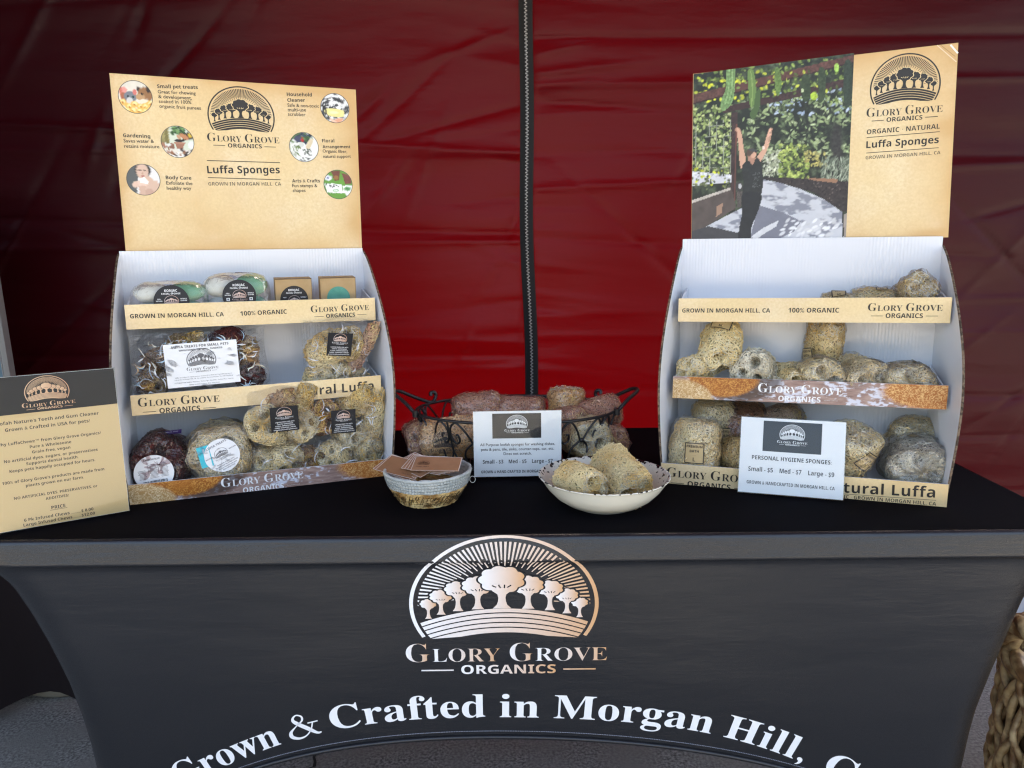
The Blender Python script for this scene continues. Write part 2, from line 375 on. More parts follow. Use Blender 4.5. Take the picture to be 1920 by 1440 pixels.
def clear_sheet():
    m = bpy.data.materials.new('clear_acrylic'); m.use_nodes = True; t = m.node_tree; t.nodes.clear()
    o = t.nodes.new('ShaderNodeOutputMaterial'); tr = t.nodes.new('ShaderNodeBsdfTransparent'); tr.inputs[0].default_value = (.96, .97, .97, 1)
    gl = t.nodes.new('ShaderNodeBsdfGlossy'); gl.inputs['Roughness'].default_value = .02
    fr = t.nodes.new('ShaderNodeFresnel'); fr.inputs[0].default_value = 1.5; ma = t.nodes.new('ShaderNodeMath'); ma.operation = 'MULTIPLY'; ma.use_clamp = True
    ge = t.nodes.new('ShaderNodeNewGeometry'); inv = t.nodes.new('ShaderNodeMath'); inv.operation = 'MULTIPLY_ADD'; inv.inputs[1].default_value = -.65; inv.inputs[2].default_value = .65
    t.links.new(ge.outputs['Backfacing'], inv.inputs[0]); t.links.new(inv.outputs[0], ma.inputs[1]); t.links.new(fr.outputs[0], ma.inputs[0]); mx = t.nodes.new('ShaderNodeMixShader'); t.links.new(ma.outputs[0], mx.inputs[0]); t.links.new(tr.outputs[0], mx.inputs[1]); t.links.new(gl.outputs[0], mx.inputs[2])
    t.links.new(mx.outputs[0], o.inputs[0]); return m
M['acrylic'] = clear_sheet()

# ------------------------------------------------------------------ ground, tent, covered table
CONC = mat('concrete', (.33, .32, .29), .85, .3, bump=[(14, .25, .008, (1, 1, 1)), (330, .5, .002, (1, 1, 1))],
           var=[((.26, .25, .23), 3.5, .3), ((.40, .39, .36), 60, .4), ((.09, .085, .08), 150, .12), ((.22, .21, .19), 9, .2)])
g = MB(); xs = np.array([-60, -8, -3, -1.5, 0, 1.5, 3, 8, 60.]); ys = np.array([-60, -12, -5, -2, 0, 1, 2, 3, 6, 15, 60.])
g.grid(np.stack(np.meshgrid(ys, xs, indexing='ij')[::-1] + [np.zeros((len(ys), len(xs)))], -1), 0)
ck = spline([(-.52, 1.50), (-.47, 1.60), (-.485, 1.68), (-.44, 1.76), (-.455, 1.9), (-.42, 2.1)], 5); rr = np.random.default_rng(3)
ck = ck + rr.normal(0, .004, ck.shape); wd_ = .003 + .002 * rr.random(len(ck))
V = []; F = []
for k, (x, y) in enumerate(ck):
    V += [(x - wd_[k], y, .004), (x + wd_[k], y, .004)]
    if k: F.append((2 * k - 2, 2 * k - 1, 2 * k + 1, 2 * k))
g.add(V, F, 1)
st = disc2((-1.02, 1.93), .10, .035, 24, .5); st += rr.normal(0, .006, st.shape)
g.add(np.column_stack([st, np.full(24, .004)]), [tuple(range(24))], 2)
tag(g.build('ground', [CONC, mat('crack', (.03, .028, .025), .95, .1), mat('rust_stain', (.11, .055, .03), .9, .2, var=((.22, .2, .18), 40, .2))]), kind='structure')

m_ = MB(); m_.grid(np.array([[(x, y, .004) for x in (-40, -5, 0, 5, 40)] for y in (-8, -4, -1.5, .42)], float), 0)
tag(m_.build('bounce_paving', mat('pale_bounce_paving', (.36, .35, .32), .85, .3, bump=[(120, .4, .004, (1, 1, 1))])), kind='structure')  # unseen pale paving added in front to bounce sunlight onto the stall
def cloth_mat(name, base, glow, rough, spec, wt, bump):
    m = mat(name, base, rough, spec, bump); t = m.node_tree; b = t.nodes['Principled BSDF']
    tr = t.nodes.new('ShaderNodeBsdfTranslucent'); tr.inputs[0].default_value = (*glow, 1)
    mx = t.nodes.new('ShaderNodeMixShader'); mx.inputs[0].default_value = wt
    t.links.new(b.outputs[0], mx.inputs[1]); t.links.new(tr.outputs[0], mx.inputs[2]); t.links.new(mx.outputs[0], t.nodes['Material Output'].inputs[0]); return m
RED = cloth_mat('red_tent_fabric', (.042, .0022, .0075), (.088, .0002, .0003), .40, .30, .5,
                [(2.2, .4, .03, (.6, 1, 2.0)), (9, .22, .010, (.5, 1, 2.2)), (420, .12, .0010, (1, 1, 1)), (40, .12, .004, (.3, 1, 1.5))])
YC = 2.35
def panel(x0, x1, seed, zipside):
    nx, nz = 230, 300; X = np.linspace(x0, x1, nx); Z = np.linspace(.06, 2.46, nz); xx, zz = np.meshgrid(X, Z)
    y = np.full_like(xx, YC); y += .05 * (smooth_noise((nz, nx), (5, 3), seed, 3) - .5)
    y += .016 * (smooth_noise((nz, nx), (22, 4), seed + 1, 2) - .5)                      # horizontal sag folds
    r = np.random.default_rng(seed + 5)
    for k in range(16):                                                                 # flat fold creases left from packing
        zc = .1 + 2.3 * k / 15 + r.normal(0, .02); sl = r.normal(0, .03); dz = zz - zc - sl * (xx - x0)
        y += r.choice([-1, 1]) * (.006 + .008 * r.random()) * np.exp(-np.abs(dz) / .010) * (.4 + .6 * smooth_noise((nz, nx), (2, 5), seed + 40 + k, 1))
    for k in range(60):                                                                 # short diagonal puckers
        cx, cz = r.uniform(x0, x1), r.uniform(.6, 2.4); a = r.normal(.15, .5) if r.random() < .7 else r.uniform(.6, 1.2); L = r.uniform(.06, .3)
        u_ = (xx - cx) * math.cos(a) + (zz - cz) * math.sin(a); v_ = -(xx - cx) * math.sin(a) + (zz - cz) * math.cos(a)
        y += r.choice([-1, 1]) * .009 * np.exp(-(u_ / L) ** 2) * np.exp(-np.abs(v_) / .009)
    zd = np.abs(xx - zipside)                                                           # tension lines running into the zip
    for k in range(22):
        cz = .2 + 2.2 * k / 21 + r.normal(0, .03); y += r.choice([-1, 1]) * .004 * np.exp(-zd / .16) * np.exp(-((zz - cz - r.normal(0, .15) * zd) / .012) ** 2)
    for k in (zipside,): y = YC + (y - YC) * np.clip(zd / .03, .1, 1)
    return np.stack([xx, y, zz], -1)
XZ = .055
wall = thing('tent_wall', 'dark red fabric tent wall with a black zip down its middle, behind the table', 'tent wall', (XZ, YC, 0))
for x0, x1, sd_, zs in ((-3.2, XZ - .012, 11, XZ), (XZ + .012, 2.9, 23, XZ)):
    m_ = MB(); m_.grid(panel(x0, x1, sd_, zs) - [XZ, YC, 0], 0); m_.build('fabric_panel', RED, wall)
m_ = MB(); zz = np.linspace(.06, 2.46, 60); wob = .006 * np.sin(zz * 3.1) + .003 * np.sin(zz * 9)
P = np.stack([np.stack([wob + dx, np.full(60, -.012 - .002 * (abs(dx) < .01)), zz], 1) for dx in (-.020, -.008, .008, .020)], 1)
m_.grid(P, 0); tape = m_.build('zip_tape', mat('zip_tape', (.010, .010, .011), .7, .3, bump=[(300, .3, .001, (1, 1, 1))]), wall)
m_ = MB()
for k in range(470):
    z = .07 + k * .0051; x = .006 * math.sin(z * 3.1) + .003 * math.sin(z * 9); s = 1 if k % 2 else -1
    m_.box(x + (-.0045 if s < 0 else -.0015), x + (.0015 if s < 0 else .0045), -.0195, -.0155, z, z + .0034)
m_.build('zip_teeth', mat('zip_teeth', (.30, .29, .28), .25, .6), tape)

ROOFM = cloth_mat('tent_roof_fabric', (.03, .003, .005), (.03, .001, .001), .6, .3, .3, [(6, .3, .02, (1, 1, 1))])
m_ = MB(); RX = (-3.2, -1.6, -.55, .14, .47, 1.07, 1.58, 2.1, 2.9); RY = ((.05, 2.32), (.9, 2.6), (1.7, 2.75), (2.03, 2.66), (2.24, 2.60), (2.6, 2.5), (3.95, 2.25))   # unseen roof; added slots let sun through, lengthened rear eave shades the wall
idx = lambda i, j: i * len(RX) + j
m_.add([(x, y, z) for y, z in RY for x in RX], [(idx(i, j), idx(i, j + 1), idx(i + 1, j + 1), idx(i + 1, j)) for i in range(len(RY) - 1) for j in range(len(RX) - 1) if not (i == 3 and j in (3, 5))], 0, (1, 1, 1), True)
tag(m_.build('tent_roof', ROOFM), kind='structure')
m_ = MB(); m_.grid(np.array([[(-1.78 - .02 * math.sin(3 * y), y, z) for y in np.linspace(.75, 2.3, 24)] for z in np.linspace(.28, 2.6, 8)]), 0)
tag(m_.build('tent_side_wall', mat('black_tent_fabric', (.012, .008, .009), .8, .2, bump=[(5, .4, .03, (1, 1, .4))])), kind='structure')
m_ = MB(); m_.box(-4.2, -.62, 2.75, 2.95, 0, 2.2); m_.box(.95, 2.9, 2.9, 3.0, .35, 2.2)  # unseen boxes added behind the tent wall to shade its sides
tag(m_.build('added_shade_boxes', mat('shade_box_dark', (.05, .045, .05), .8, .2)), kind='structure')
# unseen building added behind the viewer, kept dark: what the acrylic and satin cloth mirror
m_ = MB(); m_.box(-14, 14, -8.4, -8, 0, 2.4)
for k in range(7): m_.box(-12.6 + 4 * k, -10.6 + 4 * k, -7.99, -7.97, 1.0, 1.9, 1)
tag(m_.build('added_building', [mat('dark_stucco', (.07, .062, .05), .8, .3), mat('dark_glass', (.05, .06, .07), .1, .5)]), kind='structure')

YT = 1.157; ZT = .74; YB = 1.862
zk = [0, .20, .28, .35, .40, .47, .55, .60, .645, .68, .71, .732, .74]
lk = [.78, .748, .741, .746, .753, .767, .792, .811, .832, .853, .885, .910, .915]; rk = [.82, .797, .791, .796, .802, .818, .838, .851, .866, .880, .898, .911, .915]
def front_y(x, z):
    """Depth of the stretched front of the cloth: an upright rim band, then drawn in a little below it."""
    x, z = np.asarray(x, float), np.asarray(z, float)
    hw = np.where(x < 0, np.interp(z, zk, lk), np.interp(z, zk, rk)); e = np.clip((np.abs(x) / hw - .90) / .10, 0, 1)
    y = YT - .007 * np.clip((.732 - z) / .032, 0, 1) + .06 * np.clip(.70 - z, 0, 1) * (1 - .35 * np.clip(.70 - z, 0, 1)) + .007 * (1 - np.exp(-np.clip(.699 - z, 0, 1) / .004))
    return y + .05 * (1 - np.sqrt(np.clip(1 - e * e, 0, 1))) * np.clip((.735 - z) / .08, 0, 1)
def cpx(u, v):
    y = YT
    for _ in range(8): q = on_y(u, v, y); y = float(front_y(q[0], q[2]))
    return np.array([q[0], q[2]])
_h = np.array([cpx(u, v) for u, v in ((400, 1476), (486, 1444), (553, 1423), (630, 1405), (685, 1396), (757, 1388), (849, 1383), (940, 1382), (1007, 1382), (1106, 1387), (1215, 1399), (1288, 1410), (1361, 1424), (1434, 1444), (1520, 1474))])
_hf = np.polyfit(_h[:, 0], _h[:, 1], 4)
def zarch(s):
    a = np.abs(s); z = np.polyval(_hf, s * .72)
    return np.where(a > .74, z * np.clip((.95 - a) / .21, 0, 1) ** .7, z)
cl = MB(); ns, nz = 181, 60; s = np.linspace(-1, 1, ns); P = np.zeros((nz, ns, 3))
for j in range(ns):
    zb = float(zarch(s[j])); z = np.concatenate([[.732, .722, .712, .703, .70, .698, .695, .69], .685 + (zb - .685) * np.linspace(0, 1, nz - 8)])
    hw = np.interp(z, zk, lk if s[j] < 0 else rk); x = s[j] * hw; P[:, j] = np.stack([x, front_y(x, z), z], 1)
top = [np.stack([s * .915 * (1 - .001 * k), np.full(ns, YT + .008 * (1 - math.cos(a)) - 0), np.full(ns, .732 + .008 * math.sin(a))], 1) for k, a in enumerate((PI / 2, PI / 3, PI / 6))]
P = np.concatenate([np.array(top), P], 0); cl.grid(P, 0)
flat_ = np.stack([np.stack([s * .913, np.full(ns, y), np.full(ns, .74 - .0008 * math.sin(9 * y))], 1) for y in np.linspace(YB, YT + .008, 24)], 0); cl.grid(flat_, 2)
for sg, kk in ((-1, lk), (1, rk)):                                                     # sides and back, drawn in the same way
    u = np.linspace(0, 1, 40); Q = np.zeros((30, 40, 3))
    for j in range(40):
        a = abs(2 * u[j] - 1); zb = .40 * (1 - a ** 4) if a < .96 else 0.0
        z = np.linspace(.74, zb, 30); hw = np.interp(z, zk, kk)
        y0 = front_y(sg * hw, z); y1 = YB - (y0 - YT); Q[:, j] = np.stack([sg * (hw - .03 * (1 - a * a) * (.74 - z)), y0 + (y1 - y0) * u[j], z], 1)
    cl.grid(Q, 0)
bk = P.copy(); bk[..., 1] = YB + YT - P[..., 1]; cl.grid(bk, 0)
hem = P[-1, 8:-8].copy(); hem[:, 1] -= .001; cl.tube(hem, .0042, 6, 0)
hs = P[-1, 8:-8].copy(); hs[:, 2] += .011; hs[:, 1] = front_y(hs[:, 0], hs[:, 2]) - .0006
for k in range(len(hs) - 1):                                                           # hem stitches
    for q in (.1, .45, .8):
        p = hs[k] + (hs[k + 1] - hs[k]) * q; cl.box(p[0], p[0] + .0022, p[1] - .0005, p[1] + .0003, p[2], p[2] + .0008, 1, (.25, .26, .3))
FR = lambda x, z, w_: np.stack([x, front_y(x, z) - w_, z], -1)
wht, cop = (.80, .80, .80), (.62, .34, .16)
c0 = cpx(768, 1150); c1 = cpx(1122, 1155); tp = cpx(945, 1003); cc = (c0 + c1) / 2; R_ = (c1[0] - c0[0]) / 2; cc[1] = (cpx(770, 1133)[1] + cpx(1120, 1133)[1]) / 2
logo(cl, FR, cc, R_, (tp[1] - cc[1]) / R_, wht, cop, 0, 1, 2, True, 1.0, .0008)
bx = [cpx(u, v) for u, v in ((300, 1492), (340, 1472), (382, 1452), (413, 1440), (455, 1424), (526, 1396), (568, 1382), (655, 1361), (695, 1357), (800, 1348), (909, 1344), (938, 1344), (1009, 1345), (1038, 1346), (1180, 1354), (1330, 1374), (1359, 1380), (1412, 1397), (1434, 1404), (1485, 1422), (1545, 1447), (1640, 1497))]
bx = np.array(bx); cf = np.polyfit(bx[:, 0], bx[:, 1], 6)
def bend(V, x0, x1, wid, cap):
    x = x0 + V[:, 0] * (x1 - x0) / wid; z = np.polyval(cf, x); sl = np.polyval(np.polyder(cf), x); L = np.sqrt(1 + sl * sl)
    return np.stack([x - V[:, 1] * cap * sl / L, z + V[:, 1] * cap / L], 1)
capz = .0445
for body, ua, va, ub, vb in (('Grown', 336, 1450, 528, 1396), ('Crafted', 625, 1366, 910, 1342), ('in', 937, 1342, 1010, 1342), ('Morgan', 1038, 1344, 1332, 1372), ('Hill,', 1356, 1376, 1503, 1420), ('CA', 1540, 1440, 1640, 1490)):
    V, F, wid = text2d(body, 'serif', 1.02, 5); cl.flat(bend(V, cpx(ua, va)[0], cpx(ub, vb)[0], wid, capz), F, FR, .0008, 1, wht)
V, F, V2 = ampersand(); xa, xb = cpx(547, 1388)[0], cpx(604, 1372)[0]
cl.flat(bend(V, xa, xb, 1.0, capz), F, FR, .0008, 1, wht); cl.flat(bend(V2, xa, xb, 1.0, capz), [(0, 1, 2, 3)], FR, .0009, 1, wht)
SATIN = mat('black_stretch_satin', (.0125, .0132, .0155), .27, .50, sheen=.0,
            bump=[(90, .16, .002, (.22, 1, 3.0)), (7, .3, .012, (.5, 1, 1.6)), (600, .4, .0009, (1, 1, 1))])
tag(cl.build('tablecloth', [SATIN, M['print'], mat('shaded_cloth_top', (.0035, .003, .0045), .8, .04, bump=[(600, .3, .0006, (1, 1, 1))])]), 'fitted black stretch tablecloth with curved edges, grove emblem and white lettering', 'tablecloth')  # top is a darker copy of the cloth, its shade painted into the colour

# silver framed board standing at the far left
fb = thing('framed_board', 'silver framed glass board standing upright at the dark left edge', 'board', (-1.631, 2.06, 0)); fb.rotation_euler = (0, -.03, 0)
x1 = on_y(22, 705, 2.06)[0] + 1.66
m_ = MB()
for a, b, c, d in ((x1 - .016, x1, 0, 1.0), (x1 - .6, x1 - .584, 0, 1.0)): m_.box(a, b, -.012, .012, c, 1.28)
for c in (.10, 1.264): m_.box(x1 - .584, x1 - .016, -.010, .010, c, c + .016)
m_.box(x1 - .017, x1 - .015, -.016, .0, .1, 1.28)
m_.build('frame', mat('brushed_aluminium', (.42, .42, .41), .45, .5, metal=.6), fb)
m_ = MB(); m_.box(x1 - .584, x1 - .016, -.004, .004, .116, 1.264); m_.build('glass_pane', mat('sky_reflection_pane', (.20, .30, .36), .12, .6), fb)  # the blue of the reflected sky is painted into the pane
for sx in (x1 - .56, x1 - .03):
    m_ = MB(); m_.box(sx - .02, sx + .02, -.16, .16, 0, .014); m_.build('foot', bpy.data.materials['brushed_aluminium'], fb)

# round weight on the floor and the black cloth hanging above it
wp = on_z(48, 1262, 0.02)
wt = thing('tent_weight', 'round pale rimmed weight on the floor under the black cloth at left', 'weight', (wp[0] + .13, wp[1] + .05, 0))
m_ = MB(); m_.lathe([(0, .0), (.14, 0), (.155, .012), (.158, .035), (.15, .05), (.10, .062), (.03, .066), (0, .066)], 40)
m_.build('disc', mat('grey_concrete_disc', (.22, .20, .15), .7, .3, bump=[(30, .4, .01, (1, 1, 1))], var=((.2, .18, .14), 8, .2)), wt)
m_ = MB(); m_.lathe([(.0, .066), (.05, .066), (.06, .09), (.045, .2), (.02, .21), (.018, .5), (0, .5)], 24); m_.build('sleeve', M['iron'], wt)
hc = thing('hanging_cloth', 'black cloth with a ragged hem hanging at the lower left behind the table', 'cloth', (-1.30, 1.79, 0))
m_ = MB(); X = np.linspace(-.55, .42, 40); rows = []
for k in range(14):
    t = k / 13; hemz = .034 + .008 * np.sin(X * 9) + .012 * np.sin(X * 23 + 1) - .035 * np.exp(-((X + .12) / .03) ** 2); z = .66 + (hemz - .66) * t
    rows.append(np.stack([X, .05 * np.sin(X * 14) * (.3 + t) + .01 * np.sin(X * 31), z], 1))
m_.grid(np.array(rows), 0); m_.build('drape', bpy.data.materials['black_tent_fabric'], hc)
m_ = MB(); m_.tube([(-.6, .0, .66), (.45, .0, .66)], .012, 8); 
for sx in (-.58, .43): m_.tube([(sx, .0, .0), (sx, .0, .66)], .012, 8)
m_.build('rail', M['iron'], hc)

# ------------------------------------------------------------------ printed pictures
def vnoise(X, Y, sc, seed, octv=2):
    r = np.random.default_rng(seed); out = 0; amp = 1; tot = 0
    for _ in range(octv):
        g = r.random((64, 64)); x, y = X * sc, Y * sc; ix, iy = np.floor(x).astype(int), np.floor(y).astype(int); fx, fy = x - ix, y - iy
        fx = fx * fx * (3 - 2 * fx); fy = fy * fy * (3 - 2 * fy); G = lambda a, b: g[a % 64, b % 64]
        out = out + amp * ((G(iy, ix) * (1 - fx) + G(iy, ix + 1) * fx) * (1 - fy) + (G(iy + 1, ix) * (1 - fx) + G(iy + 1, ix + 1) * fx) * fy); tot += amp; amp *= .5; sc *= 2.1
    return out / tot

class Canvas:
    """A small painter: colours for points X, Y of a printed sheet."""
    def __init__(s, X, Y, base): s.X, s.Y = X, Y; s.C = np.empty(X.shape + (3,)); s.C[:] = srgb(*base)
    def mix(s, a, c):
        a = np.clip(a, 0, 1)[..., None]; s.C = s.C * (1 - a) + np.array(srgb(*c)) * a; return s
    def ell(s, cx, cy, rx, ry, c, ang=0.0, soft=.15):
        dx, dy = s.X - cx, s.Y - cy; ca, sa = math.cos(ang), math.sin(ang)
        d = np.sqrt(((dx * ca + dy * sa) / rx) ** 2 + ((-dx * sa + dy * ca) / ry) ** 2); return s.mix((1 - d) / soft, c)
    def poly(s, P, c, vary=0, seed=0, sc=.03):
        P = np.array(P, float); ins = np.zeros(s.X.shape, bool); j = len(P) - 1
        for i in range(len(P)):
            (xi, yi), (xj, yj) = P[i], P[j]
            ins ^= ((yi > s.Y) != (yj > s.Y)) & (s.X < (xj - xi) * (s.Y - yi) / (yj - yi + 1e-9) + xi); j = i
        s.mix(ins.astype(float), c)
        if vary: s.C = np.where(ins[..., None], s.C * (1 + vary * (vnoise(s.X, s.Y, sc, seed)[..., None] - .5) * 2), s.C)
        return s
    def dabs(s, n, box, cols, size, seed, asp=2.2, ang=None, gate=None):
        r = np.random.default_rng(seed)
        for _ in range(n):
            x, y = r.uniform(box[0], box[2]), r.uniform(box[1], box[3]); q = r.uniform(*size)
            if gate and not gate(x, y): continue
            m_ = (np.abs(s.X - x) < q * asp) & (np.abs(s.Y - y) < q * asp)
            if not m_.any(): continue
            a = r.uniform(0, PI) if ang is None else r.normal(*ang); dx, dy = s.X[m_] - x, s.Y[m_] - y
            d = np.sqrt(((dx * math.cos(a) + dy * math.sin(a)) / (q * asp)) ** 2 + ((-dx * math.sin(a) + dy * math.cos(a)) / q) ** 2)
            al = np.clip((1 - d) * 2.5, 0, 1)[:, None]; c = np.array(srgb(*cols[r.integers(len(cols))])) * r.uniform(.75, 1.2); s.C[m_] = s.C[m_] * (1 - al) + c * al
        return s

def project(P):
    q = P - CAM; z = q @ FW; x, y = (q @ RT) * FOC / z, (q @ DN) * FOC / z
    return np.stack([cr * x + sr * y + 960, -sr * x + cr * y + 720], -1)

def garden_photo(X, Y):
    c = Canvas(X, Y, (38, 44, 36)); n = vnoise(X, Y, .02, 5, 4)
    c.mix((n - .5) * 2.2, (96, 110, 84)).mix((.42 - n) * 3, (22, 26, 24))
    c.dabs(70, (650, 190, 1320, 400), [(190, 205, 225), (150, 170, 195)], (5, 13), 1)
    c.dabs(620, (380, 260, 1310, 720), [(120, 138, 98), (150, 168, 120), (88, 104, 74), (172, 186, 146), (40, 48, 40)], (5, 13), 2, 2.6, gate=lambda x, y: math.sin(x * .012) * math.cos(y * .017) > -.35)
    c.dabs(420, (35, 330, 345, 880), [(128, 148, 84), (160, 176, 112), (92, 112, 62), (60, 76, 48), (190, 200, 140)], (6, 14), 3, 1.7)
    c.ell(1180, 640, 60, 230, (52, 50, 48), 0, .5)
    for k in range(6): c.poly([(60 + 55 * k, 440), (64 + 55 * k, 440), (64 + 55 * k, 860), (60 + 55 * k, 860)], (150, 156, 140))
    for k in range(5): c.poly([(45, 500 + 80 * k), (340, 480 + 85 * k), (340, 484 + 85 * k), (45, 504 + 80 * k)], (150, 156, 140))
    c.dabs(260, (40, -60, 1310, 300), [(110, 132, 64), (140, 160, 84), (78, 96, 48), (54, 70, 40)], (7, 17), 4, 1.6)
    c.dabs(40, (60, 60, 640, 300), [(212, 216, 62), (190, 200, 70)], (7, 15), 6, 1.5)
    c.poly([(30, 245), (1340, -80), (1340, -15), (30, 322)], (92, 60, 54), .25, 3); c.poly([(30, 312), (1340, -25), (1340, -15), (30, 325)], (56, 36, 36))
    c.poly([(270, 345), (1320, 100), (1320, 165), (280, 392)], (62, 43, 42), .2, 4)
    c.poly([(345, 385), (396, 375), (374, 1160), (338, 1165)], (64, 47, 46), .2, 5); c.poly([(382, 480), (390, 480), (372, 1150), (364, 1150)], (110, 66, 58))
    c.dabs(90, (380, 40, 1300, 260), [(120, 142, 72), (80, 98, 50), (200, 208, 80)], (6, 13), 8, 1.7)
    gourd = lambda P, a, b: (c.poly(spline(P, 5, True), a), c.poly([(x * .5 + .5 * (P[0][0] + P[1][0]) / 2 + .0, y * .94 + 12) for x, y in P][2:], b, .1, 2) if b else 0)
    gourd([(306, 20), (371, 20), (372, 180), (352, 300), (292, 368), (260, 352), (266, 282), (300, 190)], (118, 152, 98), None)
    for k in range(5): c.poly(spline([(314 + 12 * k, 30), (312 + 12 * k, 180), (280 + 14 * k, 320 - 4 * k), (283 + 14 * k, 320 - 4 * k), (316 + 12 * k, 180), (318 + 12 * k, 30)], 4, True), (146, 178, 122) if k % 2 else (98, 130, 80))
    gourd([(476, 60), (520, 56), (541, 200), (532, 300), (502, 348), (486, 280)], (104, 134, 74), None); c.poly(spline([(496, 70), (502, 70), (518, 200), (506, 330), (500, 330), (508, 200)], 4, True), (136, 162, 96))
    gourd([(542, 220), (576, 216), (566, 350), (522, 442), (490, 400), (520, 340)], (74, 98, 58), None)
    gourd([(690, 40), (726, 40), (743, 170), (716, 256), (692, 200)], (100, 128, 68), None)
    gourd([(905, 100), (960, 95), (972, 250), (945, 302), (905, 270)], (54, 68, 46), None); gourd([(1040, 40), (1086, 50), (1092, 240), (1052, 312), (1035, 240)], (60, 74, 52), None); gourd([(1242, 0), (1302, 0), (1292, 300), (1240, 322)], (48, 60, 48), None)
    c.ell(908, 210, 12, 16, (190, 205, 160)); c.ell(1000, 255, 30, 34, (170, 200, 70)); c.ell(1180, 30, 20, 40, (150, 190, 90))
    c.dabs(150, (590, 690, 750, 890), [(176, 182, 156), (140, 148, 122), (200, 204, 184)], (5, 12), 9, 1.8)
    c.dabs(210, (720, 640, 960, 910), [(146, 166, 84), (176, 190, 104), (104, 124, 62), (70, 84, 48)], (6, 14), 10, 1.8)
    c.dabs(60, (930, 690, 1110, 830), [(190, 180, 104), (160, 156, 100)], (5, 12), 11, 2)
    c.dabs(190, (1060, 750, 1300, 950), [(128, 140, 120), (160, 168, 148), (88, 98, 84)], (4, 8), 12, 6, (-1.2, .35))
    c.poly([(20, 850), (345, 880), (345, 940), (20, 970)], (206, 208, 214), .1, 7); c.dabs(60, (30, 830, 330, 1000), [(110, 120, 80), (70, 74, 60), (204, 212, 60)], (6, 13), 13, 1.5)
    c.poly([(585, 905), (760, 900), (1300, 935), (1300, 1180), (1225, 1170), (1000, 1020), (720, 940)], (54, 47, 47), .5, 8, .06); c.dabs(120, (620, 905, 1280, 1130), [(30, 26, 28), (96, 84, 80)], (3, 7), 14, 2)
    c.poly([(930, 905), (1190, 912), (1180, 945), (1000, 925)], (150, 112, 88))
    path = [(575, 912), (720, 940), (900, 995), (1080, 1075), (1228, 1178), (1236, 1440), (400, 1440), (140, 1292), (430, 1140), (560, 1060)]
    c.poly(path, (196, 199, 206), .05, 3)
    sh = vnoise(X, Y * 2.4, .011, 21, 3); keep = c.C.copy(); shade = Canvas(X, Y, (0, 0, 0)).poly(path, (255, 255, 255)).C[..., 0]
    c.mix(shade * np.clip((sh - .50) * 9, 0, 1) * .85, (116, 120, 134)); c.poly([(560, 1120), (760, 1180), (900, 1250), (840, 1330), (620, 1440), (500, 1440), (505, 1330)], (118, 121, 134), .08, 9)
    c.poly([(500, 1372), (600, 1300), (720, 1240), (700, 1290), (600, 1350), (520, 1410)], (206, 208, 212), .1, 5); c.dabs(60, (740, 1240, 1210, 1400), [(214, 216, 220)], (7, 15), 15, 2.4, (-.5, .2))
    c.poly([(1224, 1180), (1232, 1180), (1234, 1440), (1226, 1440)], (40, 38, 40)); c.poly([(1236, 1190), (1340, 1180), (1340, 1440), (1238, 1440)], (150, 140, 132), .3, 4)
    c.poly([(20, 1095), (345, 985), (384, 1140), (140, 1292), (20, 1350)], (84, 74, 70), .25, 6, .02); c.poly([(20, 1085), (335, 980), (335, 1000), (20, 1110)], (190, 182, 172), .3, 2); c.poly([(225, 1130), (275, 1105), (272, 1180), (222, 1215)], (160, 128, 108))
    c.poly([(20, 1330), (160, 1288), (420, 1345), (410, 1450), (20, 1450)], (66, 66, 70), .15, 3)
    c.ell(405, 975, 32, 42, (60, 58, 58)); c.ell(412, 970, 14, 22, (190, 190, 190)); c.poly([(385, 1010), (430, 1010), (425, 1140), (392, 1140)], (84, 78, 74), .6, 3, .2)
    sk, sk2 = (208, 164, 140), (176, 132, 112)
    c.poly(spline([(392, 545), (425, 550), (440, 660), (458, 760), (434, 832), (412, 800), (402, 660)], 5, True), sk); c.ell(402, 530, 17, 30, sk, -.5); c.ell(380, 520, 7, 16, sk2, .3)
    c.poly(spline([(634, 545), (664, 550), (640, 650), (604, 730), (570, 778), (550, 735), (596, 670)], 5, True), sk); c.ell(652, 535, 16, 30, sk, .25); c.ell(668, 520, 5, 14, sk2, .4); c.ell(600, 665, 12, 16, (236, 214, 200))
    c.poly([(478, 730), (545, 745), (530, 800), (480, 800)], sk2)
    c.poly(spline([(428, 812), (482, 768), (512, 800), (548, 742), (590, 830), (576, 1048), (438, 1055), (440, 930)], 5, True), (44, 46, 46), .25, 3, .05); c.dabs(40, (515, 860, 570, 980), [(86, 88, 88)], (2, 5), 16, 2)
    c.poly(spline([(434, 1030), (578, 1030), (562, 1150), (506, 1290), (496, 1395), (402, 1418), (404, 1320), (430, 1180)], 5, True), (38, 40, 43), .2, 4)
    c.ell(508, 716, 36, 46, sk2, .4); c.ell(520, 722, 22, 30, sk, .4); c.ell(492, 700, 30, 40, (84, 66, 58), .4, .3); c.ell(515, 684, 40, 13, (70, 70, 72), .2); c.ell(540, 700, 14, 6, (30, 30, 32), .4); c.ell(516, 728, 18, 20, sk)
    c.poly([(405, 1395), (500, 1380), (640, 1410), (640, 1450), (400, 1450)], (34, 34, 38))
    g_ = (c.Y < 900)[..., None] * ((vnoise(c.X, c.Y, .075, 77, 2) - .5) * 1.1)[..., None] * (np.abs(c.X - 500)[..., None] > 130); c.C = np.clip(c.C * (1 + g_), 0, 1)
    return c.C

